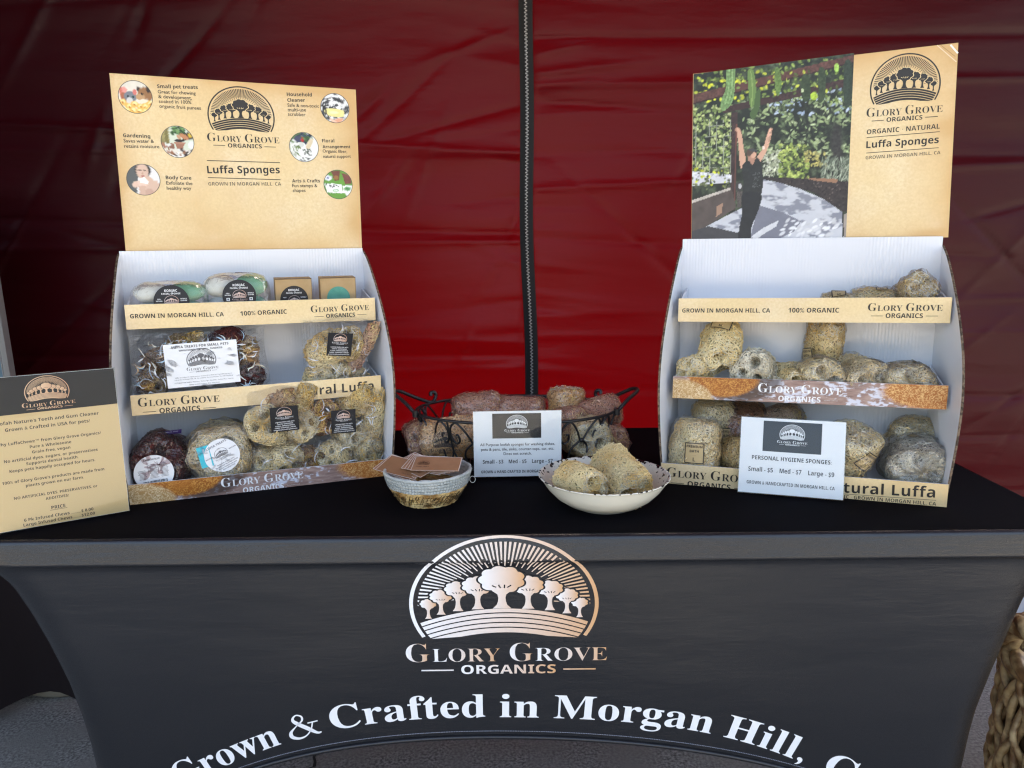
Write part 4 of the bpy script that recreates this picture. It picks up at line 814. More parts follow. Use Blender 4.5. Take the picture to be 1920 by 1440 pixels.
def loofah_into(L, r, seed, Rm, c, cell=.0056, wr=.00095, net=True, fray=.04, **k):
    """Returns (core MB, net MB) already turned by Rm and moved to c."""
    S, per, mer = hull_fn(L, r, seed, **k); rg = np.random.default_rng(seed + 99)
    nb, na = 34, 36; B, A = np.meshgrid(np.linspace(0, 1, nb), np.arange(na) * 2 * PI / na, indexing='ij')
    core = MB(); P = S(B, A); ctr = np.array([0, 0, 0]); P = ctr + (P - ctr) * (1 - .0016 / r); core.grid(P @ Rm.T + c, 0, (1, 1, 1), True, True)
    nm = MB()
    if net:
        na, nb = max(int(per / cell), 10), max(int(mer / cell), 10)
        B, A = np.meshgrid((np.arange(nb) + .5) / nb, np.arange(na) * 2 * PI / na, indexing='ij')
        B = np.clip(B + rg.uniform(-.45, .45, B.shape) / nb, .004, .996); A = A + rg.uniform(-.5, .5, A.shape) * 2 * PI / na
        P = S(B, A); P = P * (1 + rg.normal(.0004, .0013, P.shape[:2])[..., None] / r)
        P = (P @ Rm.T + c).reshape(-1, 3); idx = np.arange(nb * na).reshape(nb, na); nx = np.roll(idx, -1, 1)
        E = np.concatenate([np.stack([idx.ravel(), nx.ravel()], 1), np.stack([idx[:-1].ravel(), idx[1:].ravel()], 1), np.stack([idx[:-1].ravel(), nx[1:].ravel()], 1), np.stack([nx[:-1].ravel(), idx[1:].ravel()], 1)])
        E = E[rg.random(len(E)) < .52]
        q_ = rg.integers(0, len(P), int(len(P) * fray)); P = np.concatenate([P, P[q_] + (P[q_] - c) * rg.uniform(.02, .08, (len(q_), 1)) + rg.normal(0, .0016, (len(q_), 3))])
        E = np.concatenate([E, np.stack([q_, np.arange(len(P) - len(q_), len(P))], 1)])                 # loose fibre ends
        a, b = P[E[:, 0]], P[E[:, 1]]; d = b - a; ln = np.linalg.norm(d, axis=1); ok = (ln > 1e-4) & (ln < cell * 3); a, b, d = a[ok], b[ok], d[ok] / ln[ok][:, None]
        u = np.cross(d, rg.normal(size=d.shape)); u /= np.linalg.norm(u, axis=1)[:, None] + 1e-9; v = np.cross(d, u); ww = wr * rg.uniform(.6, 1.25, len(a))[:, None]
        ring = [u * ww, (-.5 * u + .866 * v) * ww, (-.5 * u - .866 * v) * ww]
        V = np.stack([a + ring[0], a + ring[1], a + ring[2], b + ring[0], b + ring[1], b + ring[2]], 1).reshape(-1, 3); o = (np.arange(len(a)) * 6)[:, None, None]
        nm.add(V, (o + np.array([[0, 1, 4, 3], [1, 2, 5, 4], [2, 0, 3, 5]])).reshape(-1, 4), 0, (1, 1, 1), True)
        if k.get('hole', .55) > .15:                                                    # pale torn fibres tangled over the cut end
            n_ = int(90 + 5200 * r); b0, a0 = rg.uniform(.70, .985, n_), rg.uniform(0, 2 * PI, n_); p0 = S(b0, a0); p1 = S(np.clip(b0 + rg.normal(0, .05, n_), .6, .998), a0 + rg.normal(0, .35, n_))
            lift_ = rg.uniform(.0008, .0034, (n_, 1)); ax_ = np.array([1.0, 0, 0]); p0 = p0 + ax_ * lift_; p1 = p1 + ax_ * lift_ + rg.normal(0, .0012, (n_, 3)); p0, p1 = p0 @ Rm.T + c, p1 @ Rm.T + c
            d = p1 - p0; ln = np.linalg.norm(d, axis=1); px_ = S(b0, a0)[:, 0]; ok = (ln > .002) & (ln < .022) & ~((b0 > .80) & (px_ < .40 * L)); p0, p1, d = p0[ok], p1[ok], d[ok] / ln[ok][:, None]
            u = np.cross(d, rg.normal(size=d.shape)); u /= np.linalg.norm(u, axis=1)[:, None] + 1e-9; v = np.cross(d, u); q_ = .00062
            V = np.stack([p0 + u * q_, p0 + (-.5 * u + .866 * v) * q_, p0 + (-.5 * u - .866 * v) * q_, p1 + u * q_, p1 + (-.5 * u + .866 * v) * q_, p1 + (-.5 * u - .866 * v) * q_], 1).reshape(-1, 3); o = (np.arange(len(p0)) * 6)[:, None, None]
            nm.add(V, (o + np.array([[0, 1, 4, 3], [1, 2, 5, 4], [2, 0, 3, 5]])).reshape(-1, 4), 1, (1, 1, 1), True)
    return core, nm
PALE = {'red': 'red', 'brown': 'gold', 'pink': 'straw'}
def strands_of(kind): return [LM[kind][0], LM[PALE.get(kind, 'white')][0]]

def wrap_mesh(L, r, seed, Rm, c, grow=.0022, crumple=.0022, tail=0.0, **k):
    """Film pulled over a loofah: its hull without the holes, crumpled."""
    k['hole'] = 0; S, per, mer = hull_fn(L * 1.03, r + grow, seed, **k); rg = np.random.default_rng(seed + 7)
    nb, na = 30, 32; B, A = np.meshgrid(np.linspace(0, 1, nb), np.arange(na) * 2 * PI / na, indexing='ij'); P = S(B, A)
    nz_ = vnoise(B * 9, A * 1.4 * np.ones_like(B), 1.3, seed + 3, 3) - .5 + .5 * (vnoise(A * 3, B * 3, 1.1, seed + 5, 2) - .5)
    rd_ = 1 - np.abs(vnoise(B * 7, A * 1.6, 1.0, seed + 11, 2) - .5) * 4; P = P * (1 + (np.abs(nz_) * 2 * crumple + np.clip(rd_, 0, 1) ** 2 * crumple * 1.2)[..., None] / r); P[..., 0] += np.where(B > .9, tail * (B - .9) / .1, 0)
    P[1:-1] += rg.normal(0, crumple * .28, P[1:-1].shape); m_ = MB(); m_.grid(P @ Rm.T + c, 0, (1, 1, 1), False, True); return m_

def tag_patch(m_, Rm, c, r, x0, nd, w_, h_, lines, tilt=0.0, flat=1.0):
    """A printed label bent round the sponge: x0 along its axis, facing nd, upright but for tilt."""
    v = Rm.T @ np.array(nd, float); ang = math.atan2(v[2], v[1]); ez = Rm @ np.array([0, math.sin(ang), -math.cos(ang)]); ex = Rm[:, 0]
    up_ = np.array([0, .25, 1.0]); flip = math.atan2(-(up_ @ ex), up_ @ ez) + tilt
    def f(x, z, wd):
        x, z = np.asarray(x, float), np.asarray(z, float); cx, cz = x * math.cos(flip) - z * math.sin(flip), x * math.sin(flip) + z * math.cos(flip)
        a = ang - cz / r; P = np.stack([np.full_like(a, x0) + cx, (r + wd) * np.cos(a), (r + wd) * np.sin(a) * flat], -1); return P @ Rm.T + c
    n = 7; X, Z = np.meshgrid(np.linspace(-w_ / 2, w_ / 2, n), np.linspace(-h_ / 2, h_ / 2, n)); m_.grid(f(X.ravel(), Z.ravel(), 0).reshape(n, n, 3), 0, (1, 1, 1), True)
    b = .0011
    for p, q in (((-w_ / 2, -h_ / 2), (w_ / 2, -h_ / 2)), ((w_ / 2, -h_ / 2), (w_ / 2, h_ / 2)), ((w_ / 2, h_ / 2), (-w_ / 2, h_ / 2)), ((-w_ / 2, h_ / 2), (-w_ / 2, -h_ / 2))):
        stripe(m_, f, np.array(p) * (1 - 2 * b / w_), np.array(q) * (1 - 2 * b / w_), b * 1.6, (.02, .018, .016), 1, .0004, 4)
    for s_, y, cap, st_ in lines: mid_text(m_, f, s_, (0, y * h_), cap * h_, st_, w_ * .8, col=(.03, .025, .02), wd=.0004, res=1)
    return f
BATH = lambda L: [('PREMIUM', .26, .12, 'bold'), ('BATH', .04, .12, 'bold'), ('\u2022 \u2022 \u2022 \u2022', -.12, .05, 'bold'), (L, -.38, .18, 'bold')]

def sponge(name, label, cat, fr, base, axis, L, r, seed, kind='straw', wrap=None, tag_=None, group=None, roll=0.0, lift=None, net=True, crumple=.0022, tail=0.0, **k):
    """A loofah cut resting with its lowest point on base (a frame point). tag_: (x0, angle, w, h, lines, flip)."""
    ax = np.array(axis, float); Rm = rot_to(ax, roll); ax = ax / np.linalg.norm(ax)
    low = r * k.get('flat', 1.0) * math.sqrt(max(1 - ax[2] ** 2, 0)) * .97 + abs(ax[2]) * L / 2 * .97
    c = np.array([0, 0, low if lift is None else lift])
    t = thing(name, label, cat, group=group, frame=Frame(fr.w(base), fr.yaw))
    core, nm = loofah_into(L, r, seed, Rm, c, net=net, fray=0.0 if wrap else .04, **k); core.build('core', LM[kind][1], t)
    if net: nm.build('fibre_net', strands_of(kind), t)
    if wrap: wrap_mesh(L, r, seed, Rm, c, crumple=crumple, tail=tail, **{q: v for q, v in k.items() if q in ('square', 'flat', 'taper', 'bow', 'nh')}).build('wrapper', M[wrap], t)
    if tag_:
        m_ = MB(); x0, an, w_, h_, lines = tag_[:5]; tag_patch(m_, Rm, c, r * (1.0 if wrap is None else 1.0) + (.0055 if wrap else .004), x0, an, w_, h_, lines, tag_[5] if len(tag_) > 5 else 0.0, k.get('flat', 1.0))
        m_.build('label', [M['label_tan'], M['print']], t)
    return t
def dpt(fr, u, v, d, z):
    """Frame point at depth d under pixel column u (row v), set down at height z."""
    p = fr.pix(u, v, d); return (p[0], d, z)
GR = 'loofah sponges on the right display stand'
def S_(label, u, v, d, z, axis, L, r, seed, **k): return sponge('loofah_sponge', label, 'loofah sponge', RF, dpt(RF, u, v, d, z), axis, L, r, seed, group=GR, **k)
T3, T2, T1 = .3185, .1695, .006
# top tray
S_('wrapped loofah lump lowest on the top tray, leftmost of three there', 1577, 545, .15, T3, (.9, -.4, 0), .062, .023, 1, kind='dim', wrap='film', tag_=(.0, (-.2, -.4, 1), .026, .030, BATH('M'), .2), flat=.85)
S_('wrapped loofah lump between the two others on the top tray', 1640, 540, .15, T3, (1, -.25, 0), .075, .027, 2, kind='straw', wrap='film', tag_=(.012, (.1, -.1, 1), .02, .028, BATH('M')), flat=.85)
S_('golden wrapped loofah standing highest on the top tray near the right side panel', 1716, 535, .14, T3, (.15, -.7, .5), .062, .030, 3, kind='gold', wrap='foil', tag_=(-.005, (1, -.35, .2), .028, .036, BATH('L'), 0), crumple=.003, nh=2)
# middle tray
S_('small round bare loofah at the left end of the middle tray', 1303, 690, .10, T2, (-.35, -.9, .2), .06, .030, 4, kind='straw', hole=.2)
S_('bare loofah with a tan M label leaning forward, dark hole at its lower end', 1352, 650, .125, T2, (.1, -.72, -.62), .105, .0385, 5, kind='straw', nh=2, hole=.75, hs=1.5, tag_=(-.028, (.1, -.8, .6), .040, .032, BATH('M'), -.28), lift=.080)
S_('chunky white loofah with three holes facing front on the middle tray', 1415, 690, .105, T2, (-.15, -1, .1), .075, .0385, 6, kind='white', hole=.6)
S_('small pale loofah end stuck against the chunky white loofah', 1452, 704, .085, T2, (.3, -1, 0), .05, .0165, 46, kind='white', hole=.3)
S_('thin grey brown loofah lying behind the small holed one', 1470, 690, .15, T2, (.75, -.6, .12), .08, .023, 7, kind='dim', hole=.3)
S_('small holed loofah lying on the middle tray before a grey brown one', 1487, 706, .09, T2, (.35, -1, -.05), .06, .0235, 8, kind='straw', hole=.7, hs=1.4)
S_('tall golden loofah standing upright at the back of the middle tray', 1545, 640, .165, T2, (.05, -.12, 1), .135, .033, 9, kind='gold', wrap='film', hole=.2, tag_=(-.005, (-1, -.75, 0), .032, .038, BATH('M')))
S_('wrapped loofah with a tan label on top, in front of the tall upright one', 1540, 690, .10, T2, (.1, -1, .03), .085, .0385, 10, kind='straw', wrap='film', tag_=(.008, (.1, -.2, 1), .044, .03, BATH('M')), crumple=.003, flat=.88)
S_('brown wrapped loofah turned left with a tilted tag, second from right on the middle tray', 1612, 690, .11, T2, (.35, -.9, -.05), .105, .0385, 11, kind='dim', wrap='film', tag_=(.012, (.75, -.2, .7), .036, .03, BATH('M'), -.5), crumple=.003, flat=.9)
S_('plump wrapped loofah at the right end of the middle tray', 1698, 698, .10, T2, (.12, -1, 0), .08, .041, 12, kind='straw', wrap='foil', crumple=.003, flat=.82, tag_=(-.02, (.6, 0, 1), .02, .02, BATH('M')))
# bottom tray
S_('large upright wrapped loofah with a tan PREMIUM BATH L label facing front', 1306, 850, .055, T1, (.02, .12, 1), .105, .046, 13, kind='straw', wrap='film', flat=1.0, taper=.12, hole=.1, tag_=(-.006, (0, -1, 0), .037, .040, BATH('L')), crumple=.003)
S_('large wrapped loofah standing behind the PREMIUM BATH L one', 1335, 830, .15, T1, (.0, .02, 1), .128, .042, 14, kind='dim', wrap='film', hole=.1, tag_=(.0, (.7, -1, 0), .036, .040, BATH('L')))
S_('wrapped loofah half hidden behind the left edge of the acrylic sign', 1392, 860, .07, T1, (.6, -.8, .1), .10, .036, 15, kind='gold', wrap='film', hole=.4)
S_('dark brown wrapped loofah at the back of the bottom tray under the plank print', 1398, 800, .165, T1, (1, 0, .15), .085, .046, 16, kind='brown', wrap='film_red', hole=.3, lift=.075)
S_('dark wrapped loofah with bright film glints at the back, above the acrylic sign', 1462, 800, .16, T1, (.9, -.3, .2), .09, .045, 17, kind='brown', wrap='foil', hole=.3, lift=.078)
S_('wrapped loofah peeking over the top edge of the acrylic sign at left', 1440, 840, .09, T1, (.2, -.9, .2), .08, .037, 47, kind='straw', wrap='film', lift=.053)
S_('wrapped loofah with a dark framed tag peeking over the acrylic sign', 1512, 830, .10, T1, (.4, -.8, .1), .10, .042, 18, kind='straw', wrap='film', tag_=(.0, (.1, -.5, 1), .04, .03, BATH('L'), -.3), lift=.055)
S_('wrapped loofah leaning out from behind the right edge of the acrylic sign', 1592, 850, .06, T1, (.25, -.35, .9), .10, .041, 19, kind='straw', wrap='film', hole=.3, tag_=(.022, (.6, -1, .3), .032, .036, BATH('L'), -.45), taper=-.25)
S_('plump wrapped loofah with bright shredded front end at the right of the bottom tray', 1714, 880, .078, T1, (.05, -1, .03), .11, .050, 20, kind='white', wrap='foil', hole=.3, crumple=.004, flat=.92, tag_=(-.012, (0, -.4, 1), .02, .02, [], .7))
S_('greenish wrapped loofah behind the plump one at the right of the bottom tray', 1708, 840, .155, T1, (.15, -.3, .8), .098, .045, 21, kind='dim', wrap='film', hole=.2)

# ------------------------------------------------------------------ goods on the left stand
def ball(c, rx, ry, rz, seed, n=26, lump=.03):
    rg = np.random.default_rng(seed); th = np.arange(n) * 2 * PI / n; ph = np.linspace(0, PI, n // 2 + 2); p = rg.uniform(0, 6, 3)
    A, B = np.meshgrid(ph, th, indexing='ij'); k = 1 + lump * np.sin(2 * B + p[0] + 2 * A) + lump * .6 * np.sin(5 * A + 3 * B + p[1])
    return np.stack([c[0] + rx * k * np.sin(A) * np.cos(B), c[1] + ry * k * np.sin(A) * np.sin(B), c[2] + rz * k * np.cos(A)], -1)
KON = [mat('konjac_' + n, c, .75, .25, bump=[(500, .35, .001, (1, 1, 1))], var=(c2, 60, .2)) for n, c, c2 in (('white', (.62, .62, .55), (.52, .52, .45)), ('green', (.10, .29, .16), (.15, .36, .21)), ('grey', (.50, .54, .54), (.42, .46, .46)), ('teal', (.07, .26, .20), (.10, .32, .25)))]
def plane_f(o, ex, ez, nn):
    o, ex, ez, nn = [np.array(q, float) for q in (o, ex, ez, nn)]
    return lambda x, z, w_: o + np.asarray(x, float)[..., None] * ex + np.asarray(z, float)[..., None] * ez + nn * w_
def card(m_, f, w_, h_, th=.0008, slot=0, rnd=None):
    """A thin flat card (or disc) with its back, face at w = 0."""
    V = disc2((0, 0), w_ / 2, h_ / 2, 40) if rnd else np.array([(-w_ / 2, -h_ / 2), (w_ / 2, -h_ / 2), (w_ / 2, h_ / 2), (-w_ / 2, h_ / 2)]); n = len(V)
    a, b = f(V[:, 0], V[:, 1], 0.0), f(V[:, 0], V[:, 1], -th); m_.add(np.concatenate([a, b]), [tuple(range(n)), tuple(range(n, 2 * n))[::-1]] + [(k, n + k, n + (k + 1) % n, (k + 1) % n) for k in range(n)], slot)
WH = (.75, .75, .75)
def konjac(label, u, d, z, wid, hgt, seed):
    t = thing('konjac_pack', label, 'facial sponges', group='konjac sponge packs on the top left tray', frame=Frame(LF.w(dpt(LF, u, 540, d, z)), LF.yaw))
    q = wid / 4
    for k, (sx, sz, mt) in enumerate(((-1, 1, 0), (1, 1, 1), (-1, -1, 2), (1, -1, 3))):
        m_ = MB(); m_.grid(ball((sx * q * .98, .002 * k, hgt * (.5 + .25 * sz)), q * 1.02, .026, hgt * .27, seed + k), 0, (1, 1, 1), True, True); m_.build('sponge', KON[mt], t)
    m_ = MB(); n1, n2 = 44, 30; th, ph = np.meshgrid(np.arange(n1) * 2 * PI / n1, np.linspace(0, PI, n2)); rg = np.random.default_rng(seed)
    se = lambda a: np.sign(a) * np.abs(a) ** .55
    P = np.stack([(wid / 2 + .004) * se(np.sin(ph)) * se(np.cos(th)), .031 * np.sin(ph) * np.sin(th), hgt / 2 + (hgt / 2 + .003) * se(np.cos(ph))], -1)
    P *= (1 + .05 * (vnoise(th * 2, ph * 2, 1.3, seed, 3) - .4))[..., None]; P[..., 2] = np.maximum(P[..., 2], .0005); m_.grid(P, 0, (1, 1, 1), True, True); m_.build('wrapper', M['film'], t)
    f = plane_f((.004, -.0335, hgt * .53), (1, 0, 0), (0, .08, 1), (0, -1, .08)); m_ = MB(); card(m_, f, .062, .062, .001, 0, True)
    logo(m_, f, (0, .001), .0125, .85, (.55, .45, .42), (.6, .38, .3), 0, 1, 0, True, 1.05)
    for s_, y, cap, mw in (('KONJAC', .0185, .0045, .022), ('FACIAL SPONGE', .0135, .003, .034), ('Gentle Exfoliation', -.0175, .0032, .036), ('2-Pack Combo', -.0235, .0032, .028)): mid_text(m_, f, s_, (0, y), cap, 'bold', mw, col=WH, res=1)
    for x, ls in ((-.021, ('100%', 'NATURAL')), (.021, ('NATURALLY', 'GLUTEN FREE'))):
        for k, s_ in enumerate(ls): mid_text(m_, f, s_, (x, .004 - .0034 * k), .0022, 'bold', .011, col=WH, res=1)
        V = np.array([(x - .003, -.009), (x + .003, -.009), (x + .003, -.0035), (x - .003, -.0035)]); m_.flat(V, [(0, 1, 2, 3)], f, .0004, 1, WH); m_.flat(disc2((x, -.0062), .0017, .0017, 10), [tuple(range(10))], f, .0005, 1, (.1, .1, .12))
    m_.build('label', [M['ink'], M['print']], t); return t
L3, L2, L1 = .3175, .158, .006
konjac('pack of white and green konjac sponges by the left side panel', 317, .125, L3, .128, .072, 30)
konjac('pack of white and green konjac sponges next to the kraft boxes', 443, .135, L3, .118, .084, 40)
KB = mat('kraft_box_board', (.46, .32, .17), .75, .2, var=((.38, .25, .12), 40, .3))
for u, lab, kind in ((549, 'kraft box with a black round konjac label', 0), (632, 'kraft box with a round window showing a green sponge', 1)):
    t = thing('kraft_box', lab + ' on the top left tray', 'box', group='kraft boxes on the top left tray', frame=Frame(LF.w(dpt(LF, u, 540, .135, L3)), LF.yaw - .02 * kind)); w_, h_ = .070, .074
    m_ = MB(); V = np.array([(x, y, z) for z in (0, h_) for y in (-.018, .018) for x in (-w_ / 2, w_ / 2)]); m_.add(V, [(0, 2, 3, 1), (0, 1, 5, 4), (2, 6, 7, 3), (0, 4, 6, 2), (1, 3, 7, 5)], 0); m_.add([(-w_ / 2, -.018, h_), (w_ / 2, -.018, h_), (w_ / 2, .018, h_ + .002), (-w_ / 2, .018, h_ + .002), (-w_ / 2, .018, h_), (w_ / 2, .018, h_)], [(0, 1, 2, 3), (3, 2, 5, 4)], 0)
    m_.box(-w_ / 2 - .0004, w_ / 2 + .0004, -.0195, -.0180, h_ - .0012, h_ + .0006, 1, (.10, .06, .03)); m_.box(w_ / 2, w_ / 2 + .0006, -.0186, -.0178, 0, h_, 1, (.1, .06, .03)); m_.build('carton', [KB, M['print']], t)
    f = plane_f((0, -.0184, .033), (1, 0, 0), (0, 0, 1), (0, -1, 0)); m_ = MB(); rd = .027 if kind == 0 else .023
    card(m_, f, 2 * rd, 2 * rd, .0003, 0, True)
    if kind == 0:
        logo(m_, f, (0, -.002), .0115, .85, (.55, .45, .42), None, 0, 1, 0, False)
        for s_, y, cap, mw in (('KONJAC', .0165, .0042, .021), ('FACIAL SPONGE', .0115, .0028, .03)): mid_text(m_, f, s_, (0, y), cap, 'bold', mw, col=WH, res=1)
        for x, s_ in ((-.018, '100%'), (.018, 'NATURALLY')): mid_text(m_, f, s_, (x, .003), .0022, 'bold', .011, col=WH, res=1)
        m_.build('label', [M['ink'], M['print']], t)
    else: m_.build('window', [KON[3], M['print']], t)

def pillow(w_, h_, dep, seed, n=26, crumple=.008):
    """Both sides of a clear bag, edges sealed."""
    u = np.linspace(-1, 1, n); X, Z = np.meshgrid(u, u); k = (np.clip(1 - X ** 4, 0, 1) * np.clip(1 - Z ** 4, 0, 1)) ** .6; out = []
    for s in (-1, 1):
        nz_ = vnoise(X * 3 + 7 * s, Z * 3, 1.6, seed + s, 3) - .5; jt = np.random.default_rng(seed + s).normal(0, 1, (n, n, 3)) * (k > .05)[..., None] * np.array([.25, 1, .25]) * crumple * .42; P = jt + np.stack([X * w_ / 2 * (1 + .03 * np.sin(3 * Z + seed)), s * (dep * k) + nz_ * crumple * 2 * (k > .02), (Z + 1) * h_ / 2 + .004 * np.sin(4 * X + seed)], -1); out.append(P)
    return out
GLINT = mat('film_glint', (.80, .82, .85), .25, .6); GLINT.node_tree.nodes['Principled BSDF'].inputs['Alpha'].default_value = .62  # pale colour stands for highlights on the film
def glint_ribbons(m_, w_, h_, dep, n, seed, cols=((1, 1, 1),), lmax=.03, wmax=.0018, box=(-1, 1, 0, 1), slot=0):
    """Film glints painted as pale ribbons, lying on the front of a bag."""
    rg = np.random.default_rng(seed)
    for _ in range(n):
        x, z = rg.uniform(box[0], box[1]) * w_ * .46, rg.uniform(box[2] + .06, box[3] - .06) * h_; a = rg.uniform(0, PI); L = rg.uniform(.25, 1) * lmax; b = rg.normal(0, .006); s_ = np.linspace(-1, 1, 6); q = np.array([-math.sin(a), math.cos(a)]); ww = rg.uniform(.3, 1) * wmax * (1 - s_ ** 2) + .0002
        X = x + math.cos(a) * s_ * L / 2 + q[0] * b * s_ ** 2; Z = z + math.sin(a) * s_ * L / 2 + q[1] * b * s_ ** 2; k = (np.clip(1 - (X / (w_ / 2)) ** 4, .0, 1) * np.clip(1 - (2 * Z / h_ - 1) ** 4, 0, 1)) ** .6
        P = np.stack([np.stack([X + q[0] * ww * e, -dep * k - .0035 + .0022 * (1 - abs(e)) * -1, Z + q[1] * ww * e], 1) for e in (-1, 0, 1)], 1); m_.grid(P, slot, tuple(np.array(cols[rg.integers(len(cols))])), True)
def bag_of_ends(label, fr, base, w_, h_, seed, pieces, lean, lab, fm='film', yaw=0.0):
    t = thing('loofah_bag', label, 'bag of loofah ends', group='clear bags of loofah ends on the left stand', frame=Frame(fr.w(base), fr.yaw + yaw)); Lm = np.array(Matrix.Rotation(lean, 4, 'X'))
    for x, y, z, ax, L, r, kind, sd_ in pieces:
        Rm = rot_to(ax); core, nm = loofah_into(L, r, sd_, Rm, np.array([x, y, z]), hole=.6, square=.5, fray=.01); p = core.xform(Lm).build('loofah_end', LM[kind][1], t); nm.xform(Lm).build('fibre_net', strands_of(kind), p)
    m_ = MB()
    for P in pillow(w_, h_, .036, seed): m_.grid(P, 0, (1, 1, 1), False)
    glint_ribbons(m_, w_, h_, .036, 20, seed, slot=1); m_.xform(Lm).build('bag_film', [M[fm], GLINT], t)
    lx, lz, lw, lh, ltilt = lab; ca, sa = math.cos(ltilt), math.sin(ltilt)
    f = plane_f((lx, -.043, lz), (ca, 0, sa), (-sa, 0, ca), (0, -1, 0)); m_ = MB(); card(m_, f, lw, lh, .0006)
    logo(m_, f, (0, lh * .25), lw * .27, .85, (.62, .52, .48), (.66, .40, .28), 0, 1, 0, True, 1.1, txt=WH)
    for k, s_ in enumerate(('LOOFAH ENDS FOR ARTS', 'CRAFTS, GARDENING', 'FLORAL ARRANGEMENTS', 'FABRIC STAMPING & MORE', 'www.GloryGroveOrganics.com')): mid_text(m_, f, s_, (0, -lh * (.13 + .078 * k)), lh * .042, 'bold', lw * .84, col=WH, res=1)
    m_.xform(Lm).build('label', [M['label_dark'], M['print']], t); return t
bag_of_ends('clear bag of loofah ends with a black square label on the middle left tray', LF, dpt(LF, 630, 700, .108, L2), .130, .160, 51,
            [(-.035, 0, .035, (.2, -1, .1), .05, .028, 'straw', 60), (.005, .004, .04, (-.3, -1, .1), .05, .028, 'straw', 61), (.044, .0, .032, (.2, -1, .1), .04, .018, 'dim', 62), (-.02, .0, .095, (.6, -.5, .7), .07, .035, 'straw', 63), (.025, .006, .105, (-.2, -.7, .6), .06, .032, 'gold', 64), (.052, .0, .09, (.45, -.1, 1), .12, .014, 'pink', 65)], .26, (.0, .122, .048, .048, -.1))
bag_of_ends('clear bag of loofah ends with a black label, lower bag beside the gold round loofah', LF, dpt(LF, 537, 870, .075, L1), .136, .182, 52,
            [(-.005, .0, .030, (.3, -1, .1), .07, .036, 'straw', 66), (.045, .004, .024, (.4, -1, 0), .05, .026, 'brown', 67), (-.045, .0, .028, (-.4, -.9, .1), .06, .030, 'straw', 68), (-.03, .0, .105, (-.3, -.8, .5), .08, .038, 'straw', 69), (.03, .0, .10, (.3, -.9, .3), .06, .032, 'dim', 70), (.038, .004, .150, (.25, -.1, 1), .07, .020, 'gold', 71), (-.012, .01, .152, (.8, -.3, .3), .08, .020, 'brown', 72)], .14, (-.002, .132, .052, .050, .03))
bag_of_ends('clear bag of loofah ends with a black label, lower bag against the right side panel', LF, dpt(LF, 655, 850, .078, L1), .140, .168, 53,
            [(-.03, .0, .03, (-.5, -.9, .2), .08, .030, 'dim', 73), (.035, .004, .03, (.5, -1, .1), .06, .030, 'straw', 74), (-.045, .0, .11, (-.2, -1, .3), .06, .036, 'brown', 75), (.018, .0, .138, (.8, -.2, .6), .08, .026, 'gold', 76), (.052, .004, .105, (.05, -.2, 1), .12, .022, 'straw', 77), (.0, .008, .07, (.3, -.9, .3), .06, .03, 'dim', 78)], .10, (-.016, .112, .048, .048, .0))
# the flat bag of pet treats
t = thing('treat_bag', 'clear crinkled bag of brown loofah treats behind a big white card', 'bag of pet treats', frame=Frame(LF.w(dpt(LF, 378, 700, .105, L2)), LF.yaw)); Lm = np.array(Matrix.Rotation(.02, 4, 'X'))
for k, (x, z, ax, L, r, kind) in enumerate(((-.085, .045, (.3, -1, .4), .05, .026, 'brown'), (-.07, .09, (1, -.2, .6), .06, .02, 'brown'), (-.02, .118, (1, -.1, .1), .06, .02, 'gold'), (.05, .118, (.9, -.4, .2), .06, .024, 'red'), (.085, .045, (.4, -1, .2), .05, .026, 'red'), (.085, .09, (.1, -.6, 1), .06, .022, 'brown'))):
    core, nm = loofah_into(L, r, 80 + k, rot_to(ax), np.array([x, .002, z]), hole=.6); p = core.xform(Lm).build('treat', LM[kind][1], t); nm.xform(Lm).build('fibre_net', strands_of(kind), p)
m_ = MB(); rg = np.random.default_rng(5)
for P in pillow(.245, .140, .034, 91, 26, .018): m_.grid(P, 0, (1, 1, 1), False)
CR2 = attr_mat('tinted_film_glint', .2, .6); cs = ((.82, .84, .86), (.55, .70, .80), (.80, .80, .78), (.62, .42, .24), (.70, .66, .56))  # highlights on the treat bag painted in several tints
for bx_ in ((-1, -.5, 0, 1), (.55, 1, 0, 1), (-.6, .6, .72, 1)): glint_ribbons(m_, .245, .140, .034, 34, 17 + int(10 * bx_[0]), cs, .026, .0015, bx_, 1)
m_.xform(Lm).build('bag_film', [film('crinkled_bag', (1, 1, 1), .08, .9, .05, 60, .8, .010), CR2], t)
f = plane_f((.004, -.043, .083), (1, 0, .03), (-.03, 0, 1), (0, -1, 0)); m_ = MB(); cw, ch = .128, .082; card(m_, f, cw, ch, .0008)
for s_, y, cap, st_, mw in (('LUFFA TREATS FOR SMALL PETS', .0325, .0046, 'bold', .1), ('WHOLESOME \u00b7 NATURAL \u00b7 SUNDRIED', .0265, .0032, 'bold', .076), ('Luffas are soaked in organic purees or juices from fruits and vegetables grown on', -.0235, .0021, 'sans', .112), ('our garden in Morgan Hill, CA. No additives. No preservatives. No added anything!', -.0275, .0021, 'sans', .112), ('SUITABLE FOR: Rabbits, Hamsters, Guinea Pigs, Chinchillas, Gerbils, Mice, Squirrels', -.0335, .0021, 'sans', .114), ('Always monitor your pets when eating treats.', -.0385, .0021, 'sans', .054)): mid_text(m_, f, s_, (0, y), cap, st_, mw, col=(.05, .05, .055), res=1)
logo(m_, f, (-.001, .008), .026, .85, (.10, .10, .11), None, 0, 1, 1); m_.xform(Lm).build('card', [M['paper'], M['print']], t)
